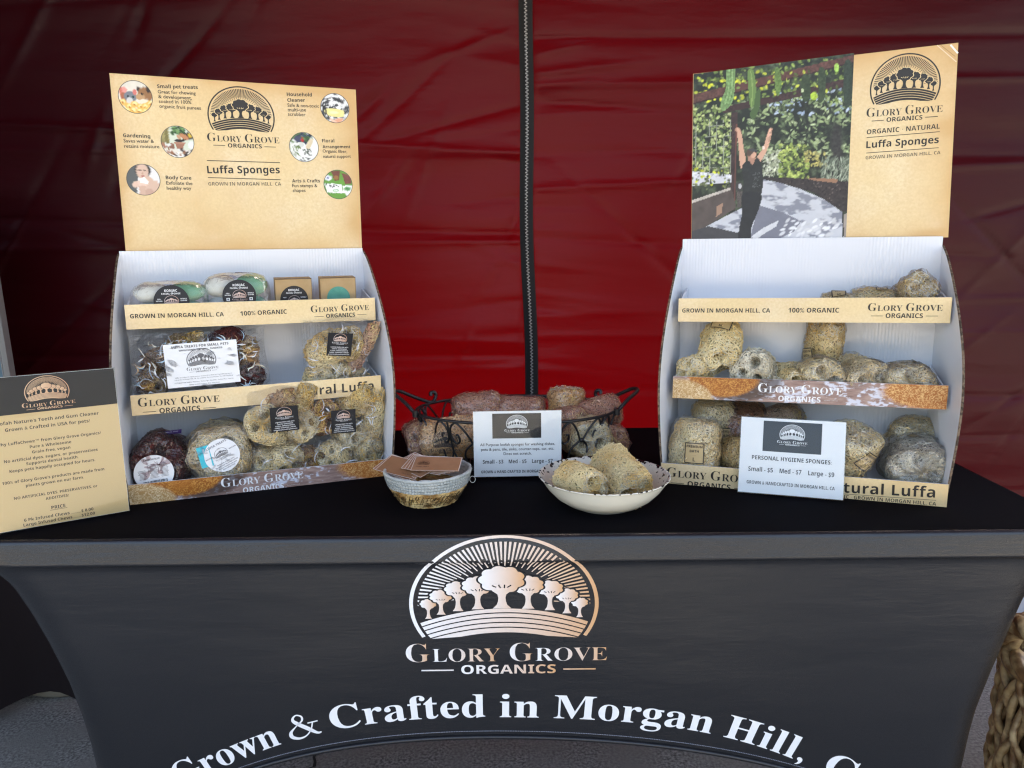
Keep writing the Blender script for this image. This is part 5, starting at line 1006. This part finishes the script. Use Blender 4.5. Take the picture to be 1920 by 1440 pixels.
# two round loofah chews in film on the bottom tray
def disc_f(c, n_, tilt): 
    n_ = np.array(n_, float); n_ /= np.linalg.norm(n_); ex = np.cross((0, 0, 1), n_); ex = -ex if ex[0] < 0 else ex; ex /= np.linalg.norm(ex); ez = np.cross(n_, ex); ez = ez if ez[2] > 0 else -ez
    return plane_f(c, ex * math.cos(tilt) + ez * math.sin(tilt), ez * math.cos(tilt) - ex * math.sin(tilt), n_)
t = sponge('round_chew', 'dark red round loofah chew in film with a white barcode sticker', 'loofah chew', LF, dpt(LF, 306, 890, .075, L1), (-.05, -1, .1), .10, .050, 31, 'red', 'film_red', hole=.4, crumple=.004)
Rm = rot_to((-.05, -1, .1)); c_ = np.array([0, 0, .0485]); f = disc_f(c_ + Rm @ np.array([.0555, 0, 0]) + np.array([-.008, 0, -.010]), (-.05, -1, .1), .1); m_ = MB(); card(m_, f, .068, .066, .0006, 0, True); rg = np.random.default_rng(8)
mid_text(m_, f, 'BLACKBERRY BLAST', (0, .024), .003, 'bold', .028, col=INK, res=1)
for k in range(13):
    for x0, x1 in ((-.027, -.011), (-.008, .008), (.011, .026)):
        y = .018 - .0022 * k
        if abs(y) < .018 and (k > 4 or x0 > -.02): stripe(m_, f, (x0 + rg.uniform(0, .003), y), (x1 - rg.uniform(0, .004), y), .0008, (.12, .12, .14))
stripe(m_, f, (-.0085, -.001), (-.0085, .0205), .0005, INK); stripe(m_, f, (.0085, -.001), (.0085, .0205), .0005, INK)
x = -.02
while x < .02:
    q = rg.choice([.0005, .0009, .0014]); m_.flat([(x, -.021), (x + q, -.021), (x + q, -.0135), (x, -.0135)], [(0, 1, 2, 3)], f, .0004, 1, INK); x += q + rg.choice([.0005, .0008, .0012])
for y, s_ in ((-.0245, 'Grown & Made in USA'), (-.028, 'Glory Grove Organics')): mid_text(m_, f, s_, (0, y), .002, 'bold', .026, col=(.03, .04, .14), res=1)
m_.build('sticker', [M['paper'], M['print']], t)
m_ = MB(); fl = plane_f((.012, .012, .102), (1, .05, .03), (.05, .9, .35), (0, -.4, .9)); card(m_, fl, .052, .013, .0006); mid_text(m_, fl, '100% CHEMICAL FREE', (0, -.001), .0028, 'bold', .04, col=WH, res=1); m_.build('purple_tag', [mat('purple_tag', (.055, .02, .12), .4, .4), M['print']], t)
t = sponge('round_chew', 'pale gold round loofah chew in film with a white sticker and a turquoise strip', 'loofah chew', LF, dpt(LF, 415, 880, .07, L1), (.02, -1, .1), .10, .056, 32, 'straw', 'foil', hole=.35, crumple=.005)
Rm = rot_to((.02, -1, .1)); c_ = np.array([0, 0, .0545]); f = disc_f(c_ + Rm @ np.array([.0565, 0, 0]) + np.array([.003, 0, .006]), (.02, -1, .1), .42); m_ = MB(); card(m_, f, .063, .063, .0006, 0, True)
logo(m_, f, (0, .004), .0125, .85, (.12, .12, .13), None, 0, 1, 0, True, 1.1); rg = np.random.default_rng(3)
for s_, y, cap, mw in (('LUFFA TREATS', .0205, .004, .04), ('WHOLESOME', .0035, .0022, .0), ('Soaked in organic juice', -.0145, .0024, .034), ('No additives. No preservatives', -.0185, .0024, .044), ('Always monitor your pets', -.0225, .0024, .036), ('when eating treats', -.0262, .0024, .024)):
    if mw: mid_text(m_, f, s_, (0, y), cap, 'bold', mw, col=(.16, .16, .18), res=1)
    else: mid_text(m_, f, 'NATURAL', (.023, .004), cap, 'bold', .014, col=(.16, .16, .18), res=1); mid_text(m_, f, s_, (-.023, .004), cap, 'bold', .014, col=(.16, .16, .18), res=1)
st = m_.build('sticker', [M['paper'], M['print']], t)
f = disc_f(c_ + Rm @ np.array([.0558, 0, 0]) + np.array([-.027, 0, .006]), (-.12, -1, .08), .22); m_ = MB(); card(m_, f, .022, .040, .0005); f2 = lambda x, z, w_: f(-np.asarray(z), np.asarray(x), w_); mid_text(m_, f2, 'CARROT \u00b7 ORANGE', (0, -.0015), .003, 'bold', .03, col=WH, res=1)
m_.build('turquoise_strip', [mat('turquoise_print', (.02, .48, .58), .4, .4), M['print']], t)

# ------------------------------------------------------------------ acrylic signs
def acrylic_sign(label, p0, p1, hgt, lean, printer, name='acrylic_sign'):
    """Card in a clear bent stand: lower front edge from p0 to p1 on the table."""
    p0, p1 = np.array(p0, float), np.array(p1, float); d = p1 - p0; W = float(np.hypot(d[0], d[1])); yaw = math.atan2(d[1], d[0])
    fr = Frame(((p0[0] + p1[0]) / 2, (p0[1] + p1[1]) / 2, .7405), yaw); t = thing(name, label, 'sign', frame=fr)
    cl_, sl_ = math.cos(lean), math.sin(lean); y0 = lambda z: z * sl_
    f = lambda x, z, w_: np.stack([np.asarray(x, float), np.asarray(z) * sl_ - np.asarray(w_) * cl_ + .0012 * 0, np.asarray(z) * cl_ + np.asarray(w_) * sl_ + .003], -1)
    m_ = MB(); sheet = lambda a, b: [f(np.array([-W / 2, W / 2, W / 2, -W / 2]), np.array([0, 0, hgt, hgt]), w_) for w_ in (a, b)]
    for a, b in ((.0012, .0026), (-.0026, -.0012)):
        q = sheet(a, b); m_.add(np.concatenate(q), [(3, 2, 1, 0), (4, 5, 6, 7), (0, 1, 5, 4), (1, 2, 6, 5), (2, 3, 7, 6), (3, 0, 4, 7)], 0)
    m_.box(-W / 2, W / 2, .003, .055, .0, .0018); m_.build('holder', M['acrylic'], t)
    m_ = MB(); e = .0015; Wc = W - 2 * e; f2 = lambda x, z, w_: f(x, z, w_ + .0002)
    V = np.array([(-Wc / 2, e), (Wc / 2, e), (Wc / 2, hgt - e), (-Wc / 2, hgt - e)]); m_.add(np.concatenate([f2(V[:, 0], V[:, 1], 0), f2(V[:, 0], V[:, 1], -.0006)]), [(0, 1, 2, 3), (7, 6, 5, 4)], 0)
    printer(m_, f2, Wc, hgt); m_.build('card', [M['paper'], M['print'], M['label_dark']], t); return t
def rect(m_, f, x0, x1, z0, z1, slot=1, col=(1, 1, 1), w_=.0002): m_.flat([(x0, z0), (x1, z0), (x1, z1), (x0, z1)], [(0, 1, 2, 3)], f, w_, slot, col)
def sign_mid(m_, f, W, H):
    rect(m_, f, -W * .285, W * .27, H * .585, H * .955, 2); logo(m_, f, (-.001, H * .80), W * .122, .85, WH, None, 2, 1, 1, True, 1.1, .0003)
    for s_, y, cap, st_, mw, col in (('All Purpose loofah sponges for washing dishes,', .475, .040, 'sans', .88, INK), ('pots & pans, tile, sinks, counter-tops, car, etc.', .405, .040, 'sans', .84, INK), ('Does not scratch.', .337, .040, 'sans', .33, INK), ('Small - $3    Med - $5    Large - $7', .21, .056, 'bold', .80, INK), ('GROWN & HAND-CRAFTED IN MORGAN HILL, CA', .065, .042, 'bold', .84, INK)):
        mid_text(m_, f, s_, (0, y * H), cap * H, st_, mw * W, col=col, wd=.0003, off=.012 if st_ == 'sans' else 0.0, res=2)
def sign_right(m_, f, W, H):
    rect(m_, f, -W * .28, W * .28, H * .56, H * .955, 2); logo(m_, f, (0, H * .79), W * .122, .85, WH, None, 2, 1, 1, True, 1.1, .0003)
    for s_, y, cap, st_, mw in (('PERSONAL HYGIENE SPONGES:', .445, .052, 'bold', .76), ('Small - $5    Med - $7    Large - $9', .29, .058, 'bold', .82), ('GROWN & HANDCRAFTED IN MORGAN HILL, CA', .125, .042, 'bold', .84)):
        mid_text(m_, f, s_, (0, y * H), cap * H, st_, mw * W, col=INK, wd=.0003, res=2)
def sign_left(m_, f, W, H):
    rect(m_, f, -W / 2 + .0003, W / 2 - .0003, H * .752, H - .0019, 2, w_=.0002); rect(m_, f, -W / 2 + .0003, W / 2 - .0003, .0018, H * .752, 1, (.60, .42, .20), .00015)
    logo(m_, f, (.004, H * .877), W * .152, .84, (.72, .48, .30), (.60, .34, .20), 2, 1, 2, True, 1.1, .0003)
    for s_, y, cap, mw, x in (("Loofah Nature's Teeth and Gum Cleaner", .692, .021, .83, 0), ('Grown & Crafted in USA for pets!', .648, .021, .64, 0), ('Why LuffaChewz\u2122 from Glory Grove Organics?', .560, .018, .82, 0), ('Pure & Wholesome', .524, .018, .31, 0), ('Grain-free, vegan', .489, .018, .28, 0), ('No artificial dyes, sugars, or preservatives', .450, .018, .70, 0), ('Supports dental health.', .418, .018, .38, 0), ('Keeps pets happily occupied for hours.', .383, .018, .64, 0), ("100% of Glory Grove's products are made from", .312, .018, .76, 0), ('plants grown on our farm.', .277, .018, .42, 0), ('NO ARTIFICIAL DYES, PRESERVATIVES, or', .205, .017, .62, 0), ('ADDITIVES!', .172, .017, .17, 0), ('PRICE', .105, .021, .12, 0), ('6 Pk Infused Chews ..........$ 8.00', .052, .019, .60, 0), ('Large Infused Chews.........$12.00', .021, .019, .60, 0)):
        mid_text(m_, f, s_, (x, y * H), cap * H, 'bold', mw * W, col=INK, wd=.0004, res=2)
    stripe(m_, f, (-.06 * W, .099 * H), (.06 * W, .099 * H), .0006, INK)
br, bl = on_z(245, 962), on_z(0, 1005); dv = (br - bl) / np.linalg.norm(br - bl)
acrylic_sign('tall acrylic sign about loofah pet chews and their prices, black and tan, at the left', br - dv * .212, br, .254, .05, sign_left)
acrylic_sign('white acrylic sign about all purpose loofah sponges, between the wire basket and the bowl', on_z(888, 899), on_z(1054, 896), .134, .02, sign_mid)
acrylic_sign('white acrylic sign about personal hygiene sponges before the right display stand', on_z(1382, 926), on_z(1582, 943), .140, .24, sign_right)

# ------------------------------------------------------------------ speckled enamel bowl with two bare loofahs
def enamel():
    m = mat('cream_enamel', (.72, .70, .58), .22, .5); t = m.node_tree; b = t.nodes['Principled BSDF']; tc = t.nodes.new('ShaderNodeTexCoord')
    n = t.nodes.new('ShaderNodeTexNoise'); n.inputs['Scale'].default_value = 130; n.inputs['Detail'].default_value = 3; t.links.new(tc.outputs['Object'], n.inputs['Vector'])
    a = t.nodes.new('ShaderNodeAttribute'); a.attribute_name = 'Col'; ad = t.nodes.new('ShaderNodeMath'); ad.operation = 'ADD'; t.links.new(n.outputs['Fac'], ad.inputs[0])
    sp = t.nodes.new('ShaderNodeSeparateColor'); t.links.new(a.outputs['Color'], sp.inputs[0]); t.links.new(sp.outputs[0], ad.inputs[1])
    rp = t.nodes.new('ShaderNodeValToRGB'); rp.color_ramp.elements[0].position = .86; rp.color_ramp.elements[1].position = .885; rp.color_ramp.elements[0].color = (.72, .70, .60, 1); rp.color_ramp.elements[1].color = (.015, .015, .017, 1)
    t.links.new(ad.outputs[0], rp.inputs[0]); t.links.new(rp.outputs[0], b.inputs['Base Color']); return m
BC = (.160, 1.300, .7402)
bowl = thing('enamel_bowl', 'cream enamel bowl with black chipped rim holding two bare loofahs', 'bowl', BC)
m_ = MB(); pr = [(0, .0), (.05, .0), (.054, .0015), (.056, .004), (.070, .009), (.086, .020), (.100, .035), (.110, .050), (.1135, .0545), (.115, .0555), (.1155, .0565), (.114, .0572), (.112, .0565), (.1085, .052), (.098, .037), (.084, .023), (.068, .012), (.05, .0065), (.0, .006)]
spk = [0] * 7 + [.05, .18, .28, .3, .36, .36, .30, .16, .05, 0, 0, 0]; C = np.repeat(np.array(spk, float)[:, None, None], 72, 1) * np.ones(3)
th = np.arange(72) * 2 * PI / 72; P = np.stack([np.stack([r_ * np.cos(th), r_ * np.sin(th), np.full(72, z_)], -1) for r_, z_ in pr]); m_.grid(P, 0, C, True, True); m_.build('bowl_body', enamel(), bowl)
mtb = thing('round_mat', 'dark round mat lying in the enamel bowl under the loofahs', 'mat', (BC[0] + .006, BC[1], BC[2] + .0068)); m_ = MB(); m_.lathe([(0, .0), (.068, .006), (.071, .0075), (.071, .009), (.066, .009), (.060, .0085), (0, .008)], 44); m_.build('mat_disc', mat('dark_mat', (.02, .016, .016), .35, .4), mtb)
BF = Frame((BC[0], BC[1], BC[2]), 0.0)
sponge('loofah_sponge', 'smaller bare loofah at the left in the enamel bowl, holes facing front', 'loofah sponge', BF, (-.052, -.008, .024), (.62, -.80, -.06), .092, .034, 101, 'straw', group='bare loofahs in the enamel bowl', cell=.0042, hole=.6, roll=.4) if False else None
def bowl_loofah(label, at_, ax, L, r, seed, kind, roll):
    t = thing('loofah_sponge', label, 'loofah sponge', (BC[0] + at_[0], BC[1] + at_[1], BC[2] + .018), group='bare loofahs in the enamel bowl'); Rm = rot_to(ax, roll); c = np.array([0, 0, at_[2]])
    core, nm = loofah_into(L, r, seed, Rm, c, cell=.0050, wr=.00085, hole=.9, hs=1.35, square=.34, fray=.03); core.build('core', LM[kind][1], t)
    c2, n2 = loofah_into(L * 1.006, r * 1.012, seed, Rm, c, cell=.0040, wr=.00055, hole=.9, hs=1.35, square=.34, fray=.02); nm.F += [(f + nm.n, a, b) for f, a, b in n2.F]; nm.V += n2.V; nm.C += n2.C; nm.n += n2.n; nm.build('fibre_net', strands_of(kind), t)
bowl_loofah('smaller bare loofah at the left in the enamel bowl, two holes facing front', (-.042, -.022, .030), (.66, -.76, -.10), .080, .0315, 101, 'straw', .4)
bowl_loofah('bigger bare loofah at the right in the enamel bowl, its end tipped down', (.032, .010, .030), (.40, -.88, -.30), .112, .0365, 106, 'straw', 1.2)

# ------------------------------------------------------------------ stitched rope basket with business cards
RB = (-.154, 1.338, .7402)
bk_ = thing('rope_basket', 'small stitched basket, grey rim over straw base, holding brown cards', 'basket', RB)
def rope_rings(m_, r0, r1, z0, z1, n, rt, seed, rag=.0, inside=False):
    rg = np.random.default_rng(seed)
    for k in range(n):
        q = k / max(n - 1, 1); r_ = r0 + (r1 - r0) * q; z_ = z0 + (z1 - z0) * q; th = np.linspace(0, 2 * PI, 90, endpoint=False)
        rr_ = r_ + rg.normal(0, rag, 90); m_.tube(np.stack([rr_ * np.cos(th), rr_ * np.sin(th), z_ + rg.normal(0, rag * .6, 90)], 1), rt * (1 + rg.normal(0, .08 + 60 * rag, 90)), 6, 0, (1, 1, 1), True)
STRAW = mat('straw_rope', (.68, .45, .16), .7, .3, var=[((.80, .62, .32), 60, .2), ((.26, .13, .035), 35, .15)], bump=[(260, .6, .002, (1, 1, .3))])
GREYR = mat('grey_rope', (.48, .50, .48), .85, .2, var=[((.36, .39, .38), 50, .2)], bump=[(400, .5, .0015, (1, 1, 1))])
m_ = MB(); rope_rings(m_, .050, .0665, .003, .030, 7, .0033, 1, .0006); m_.lathe([(0, .001), (.05, .001), (.05, .004), (0, .004)], 40); m_.build('straw_coils', STRAW, bk_)
m_ = MB(); rope_rings(m_, .0690, .0765, .0345, .0570, 5, .0034, 2, .0004); m_.lathe([(.060, .03), (.0665, .036), (.0735, .056)], 60); m_.build('grey_coils', GREYR, bk_)
m_ = MB(); rg = np.random.default_rng(4)
for k in range(84):                                                                    # dark stitching: zigzag over the coils
    a0 = 2 * PI * k / 84
    for q0, q1, r0_, r1_, z0_, z1_ in ((0, .5, .0727, .0765, .0335, .0455), (.5, 0, .0765, .0795, .0455, .0565)):
        P = [((r0_ + (r1_ - r0_) * i / 3) * math.cos(a0 + (q0 + (q1 - q0) * i / 3) * .075), (r0_ + (r1_ - r0_) * i / 3) * math.sin(a0 + (q0 + (q1 - q0) * i / 3) * .075), z0_ + (z1_ - z0_) * i / 3) for i in range(4)]; m_.tube(P, .00045, 4, 0, (.30, .33, .33), caps=False)
    for q in range(3):
        a = a0 + rg.uniform(0, .07); z_ = rg.uniform(.004, .022); P = [((.0545 + (.0165) * (z_ + i * .0035 - .003) / .027) * math.cos(a + i * .03), (.0545 + .0165 * (z_ + i * .0035 - .003) / .027) * math.sin(a + i * .03), z_ + i * .0035) for i in range(3)]; m_.tube(P, .0005, 4, 0, (.07, .045, .02), caps=False)
m_.build('stitching', M['print'], bk_)
m_ = MB(); th = np.linspace(0, 2 * PI, 20); m_.tube(np.stack([.0815 + .005 * np.cos(th), np.full(20, -.012), .041 + .006 * np.sin(th)], 1), .0006, 5); m_.build('thread_loop', GREYR, bk_)
BR = [(.40, .20, .105), (.35, .17, .085), (.43, .225, .12)]
CARDM = [mat('brown_card_' + n, c, .45, .4, var=((c[0] * .75, c[1] * .7, c[2] * .65), 30, .25)) for n, c in zip(('a', 'b', 'c'), BR)]
CP = [(-.056, -.002, .0545, .62, -.10, .03), (-.050, -.006, .0535, .50, -.08, .03), (-.030, .004, .0515, .95, -.04, .05), (-.024, .001, .0505, .85, -.02, .05), (-.010, .0, .0490, .42, .02, .06), (-.004, -.003, .0480, .34, .03, .06), (.002, -.006, .0472, .26, .04, .07), (.007, -.009, .0466, .18, .05, .07), (.012, -.013, .0462, .08, .06, .08)]
CLAB = ['top left card, jutting furthest over the rim, of the fan', 'second card of the fan, under the one jutting over the rim', 'third card of the fan from the left, steeply turned', 'fourth card of the fan from the left, steeply turned', 'middle card of the fan of nine', 'card just right of the middle of the fan', 'third card from the right of the fan', 'second card from the right of the fan', 'rightmost top card of the fan with a dark printed emblem']
for k, (x, y, z, a, tx, ty) in enumerate(CP):
    t = new_obj_ = None; z = .040 + (8 - k) * -.0 + k * .0011
    m_ = MB(); Rm = np.array(Matrix.Rotation(-a, 3, 'Z') @ Matrix.Rotation(.30 - .012 * k, 3, 'X') @ Matrix.Rotation(.10 - .012 * k, 3, 'Y')); f = lambda x_, z_, w_, Rm=Rm: np.stack([np.asarray(x_, float), np.asarray(z_, float), np.full(np.shape(x_), 1.0) * w_], -1) @ Rm.T
    card(m_, f, .086, .052, .0008, 0); m_.F[-1] = (m_.F[-1][0], 0, False); V = np.array([(-.043, -.026), (.043, -.026), (.043, .026), (-.043, .026)])
    for i in range(4): stripe(m_, f, V[i] * .985, V[(i + 1) % 4] * .985, .0012, (.70, .62, .56), 1, .0002)
    if k == 8: logo(m_, f, (-.024, .0), .011, .85, (.05, .02, .015), None, 0, 1, 0, False, wd=.0003); mid_text(m_, f, 'GLORY GROVE', (-.024, -.013), .003, 'serif', .024, col=(.05, .02, .015), wd=.0003, res=1)
    else: mid_text(m_, f, 'Glory Grove', (.02, -.018), .003, 'serif', .03, col=(.10, .04, .03), wd=.0003, res=1)
    o = m_.build('business_card', [CARDM[k % 3], M['print']]); o.location = (RB[0] + x + .006, RB[1] + y + .004, RB[2] + z + .021); tag(o, CLAB[k] + ' of brown business cards', 'business card', 'brown business cards in the stitched basket')

# ------------------------------------------------------------------ scrolled wire basket of wrapped loofahs
WB = (.008, 1.618, .7402); A_, B_, HZ = .214, .142, .106
wbk = thing('wire_basket', 'oval black wrought wire basket with scrolls and two loop handles, by the tent zip', 'basket', WB)
def ov(th, z, g=0.0):
    k = .86 + .14 * z / HZ + g; return np.stack([A_ * k * np.cos(th), B_ * k * np.sin(th), np.broadcast_to(z, np.shape(th))], -1)
th = np.linspace(0, 2 * PI, 120, endpoint=False)
m_ = MB(); m_.tube(ov(th, HZ), .0031, 8, 0, (1, 1, 1), True); m_.build('rim', M['iron'], wbk)
m_ = MB(); m_.tube(ov(th, .004), .0028, 8, 0, (1, 1, 1), True)
for q in np.linspace(-.8, .8, 7): y = B_ * .86 * math.sqrt(1 - q * q); m_.tube([(A_ * .86 * q, -y, .004), (A_ * .86 * q, y, .004)], .0014, 6)
m_.build('base_frame', M['iron'], wbk)
def on_side(pts, th0, half):
    p = np.asarray(pts, float); t_ = th0 + p[:, 0] * half; z = p[:, 1] * HZ; k = .86 + .14 * p[:, 1]; return np.stack([A_ * k * np.cos(t_), B_ * k * np.sin(t_), z], 1)
NS = 11
for j in range(NS):
    th0 = -PI / 2 + 2 * PI * j / NS + .14; dth = 2 * PI / NS; half = dth / 2
    m_ = MB()
    for sg in (-1, 1):
        sp_ = [(sg * .0 + sg * .05, .56), (sg * .30, .80), (sg * .62, .97), (sg * .90, .86), (sg * .93, .68), (sg * .78, .55), (sg * .60, .60), (sg * .62, .72), (sg * .72, .72)]
        m_.tube(on_side(spline(sp_, 7), th0, half), .0022, 7)
        m_.tube(on_side(spline([(0, .6), (sg * .40, .42), (sg * .46, .22), (sg * .22, .06), (0, .04)], 7), th0, half), .0022, 7)
        m_.tube(on_side(spline([(sg * 1.0, .98), (sg * .98, .7), (sg * 1.0, .4), (sg * .8, .15), (sg * .86, .04)], 6), th0, half), .0019, 7)
    m_.grid(ball(on_side([(0, .58)], th0, half)[0], .005, .005, .005, j, 10, 0), 0, (1, 1, 1), True, True); m_.build('scroll', M['iron'], wbk)
for sg in (-1, 1):
    m_ = MB(); m_.tube(spline([(sg * A_ * .985, -.045, HZ), (sg * (A_ + .018), -.036, HZ + .022), (sg * (A_ + .040), -.018, HZ + .036), (sg * (A_ + .046), .0, HZ + .040), (sg * (A_ + .036), .022, HZ + .036), (sg * (A_ + .008), .045, HZ + .018), (sg * (A_ - .024), .068, HZ + .002), (sg * (A_ - .034), .078, HZ + .012), (sg * (A_ - .032), .078, HZ + .022), (sg * (A_ - .024), .076, HZ + .022), (sg * (A_ - .024), .074, HZ + .015)], 8), .0040, 8)
    m_.tube([(sg * A_ * .985, -.045, HZ - .006), (sg * A_ * .985, -.045, HZ + .008)], .0065, 8); m_.build('handle', M['iron'], wbk)
WF = Frame(WB, 0.0); GW = 'wrapped loofah sponges in the wire basket'
def W_(label, u, v, dy, z, axis, L, r, seed, **k):
    p = on_y(u, v, WB[1] + dy); return sponge('loofah_sponge', label, 'loofah sponge', WF, (p[0] - WB[0], dy, z), axis, L, r, seed, group=GW, **k)
def grove_print(t, x0, z0, y0, r_):
    m_ = MB(); f = plane_f((x0, y0, z0), (1, 0, 0), (0, 0, 1), (0, -1, 0)); logo(m_, f, (0, 0), r_, .85, (.035, .03, .03), None, 1, 1, 1, True, 1.1, .0004, gap=(.42, .32, .19)); return m_.build('film_print', [M['film'], M['print']], t)
t = W_('film wrapped loofah with dark grove print at the left front of the wire basket', 845, 840, -.040, .008, (1, -.04, .04), .115, .045, 111, kind='straw', wrap='film_pink', hole=.2, square=.3); grove_print(t, -.006, .05, -.056, .026)
W_('reddish wrapped loofah lump at the far left end of the wire basket', 790, 820, .0, .008, (.2, -1, .1), .10, .036, 112, kind='pink', wrap='film_pink')
W_('reddish wrapped loofah lying at the back left of the wire basket', 895, 800, .055, .055, (1, .15, .12), .10, .036, 113, kind='pink', wrap='film_pink')
W_('dark pink wrapped loofah at the back middle of the wire basket', 975, 790, .058, .062, (1, -.1, -.05), .105, .034, 114, kind='pink', wrap='film_pink', flat=.85)
W_('upright wrapped loofah standing tallest in the wire basket', 1063, 800, .035, .055, (.04, .05, 1), .085, .037, 115, kind='gold', wrap='film_pink', square=.3, hole=.2)
W_('small reddish wrapped loofah below the tallest one', 1068, 800, -.02, .05, (.6, -.8, .1), .07, .030, 116, kind='pink', wrap='film_pink')
W_('reddish wrapped loofah at the right back of the wire basket', 1122, 810, .02, .045, (.9, .3, .2), .09, .036, 117, kind='pink', wrap='film_pink')
W_('holed loofah in clear film at the right front of the wire basket, below the rim', 1098, 840, -.045, .008, (.25, -1, .05), .085, .045, 118, kind='straw', wrap='film', hole=.6)
W_('wrapped loofah behind the middle acrylic sign in the wire basket', 960, 840, -.05, .008, (.9, -.4, 0), .11, .042, 119, kind='dim', wrap='film')
W_('wrapped loofah lying low at the right end of the wire basket', 1140, 840, .0, .008, (.3, -1, 0), .09, .034, 120, kind='pink', wrap='film_pink')

# ------------------------------------------------------------------ big woven basket and carton at the lower right
HY = mat('woven_hyacinth', (.40, .25, .10), .5, .4, var=[((.58, .42, .22), 30, .2), ((.15, .07, .025), 40, .12)], bump=[(60, .5, .006, (1, 1, .15))])
wkp = on_y(1862, 1440, 1.32); wk = thing('woven_basket', 'tall woven water hyacinth basket with plaited rim standing on the ground at right', 'basket', (wkp[0] + .245, 1.32, .0)); RW = .20
def strands(m_, path, n, rt, tw, seed):
    """A twisted rope: n strands wound round a path."""
    P = np.asarray(path, float); t_ = np.gradient(P, axis=0); t_ /= np.linalg.norm(t_, axis=1)[:, None]; s_ = np.concatenate([[0], np.cumsum(np.linalg.norm(np.diff(P, axis=0), axis=1))])
    ref = np.array([0, 0, 1.0]) if abs(t_[0][2]) < .8 else np.array([1.0, 0, 0]); N = np.cross(t_, ref); N /= np.linalg.norm(N, axis=1)[:, None] + 1e-9; Bn = np.cross(t_, N)
    for k in range(n):
        a = s_ * tw + 2 * PI * k / n; m_.tube(P + rt * .8 * (np.cos(a)[:, None] * N + np.sin(a)[:, None] * Bn), rt * .85 * (1 + .12 * np.sin(s_ * 60 + k + seed)), 8)
m_ = MB()
for k in range(40):                                                                    # upright twisted stakes
    a = 2 * PI * k / 40; z = np.linspace(.0, .385, 40); rr_ = RW * (1 + .02 * np.sin(z * 9)) + .006 * np.sin(z * 55 + (k % 2) * PI)
    strands(m_, np.stack([rr_ * math.cos(a) + 0 * z, rr_ * math.sin(a) + 0 * z, z], 1), 2, .0085, 40 if k % 2 else -40, k)
m_.build('woven_wall', HY, wk)
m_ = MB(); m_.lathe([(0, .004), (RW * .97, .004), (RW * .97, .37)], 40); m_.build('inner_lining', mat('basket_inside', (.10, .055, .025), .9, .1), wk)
m_ = MB(); th = np.linspace(0, 2 * PI, 150); strands(m_, np.stack([RW * 1.02 * np.cos(th), RW * 1.02 * np.sin(th), np.full(150, .395)], 1), 3, .014, 42, 1); m_.build('plaited_rim', HY, wk)
for a in (PI * 1.02, 0.0):
    q = np.linspace(-1, 1, 50); m_ = MB(); strands(m_, np.stack([RW * 1.03 * np.cos(a + q * .42), RW * 1.03 * np.sin(a + q * .42), .40 + .075 * (1 - q ** 4)], 1), 3, .013, 46, 2); m_.build('handle', HY, wk)
cpp = on_z(1892, 1185, 0.0); ct = thing('carton', 'white carton with tan lid and yellow oval mark, on the ground beyond the woven basket', 'carton', (cpp[0] + .16, cpp[1] + .16, 0)); ct.rotation_euler = (0, 0, -.5)
m_ = MB(); m_.box(-.15, .15, -.11, .11, 0, .16, 0); V = disc2((-.06, .085), .026, .05, 24); m_.add([(x, -.1105, z) for x, z in V], [tuple(range(24))], 1, (.55, .52, .16)); V = disc2((-.06, .085), .018, .04, 24); m_.add([(x, -.111, z) for x, z in V], [tuple(range(24))], 1, (.75, .74, .52)); m_.build('carton_body', [M['white'], M['print']], ct)
m_ = MB(); m_.box(-.155, .155, -.115, .115, .161, .20, 0); m_.build('lid', mat('tan_board', (.46, .30, .16), .8, .2, var=((.36, .22, .11), 30, .3)), ct)
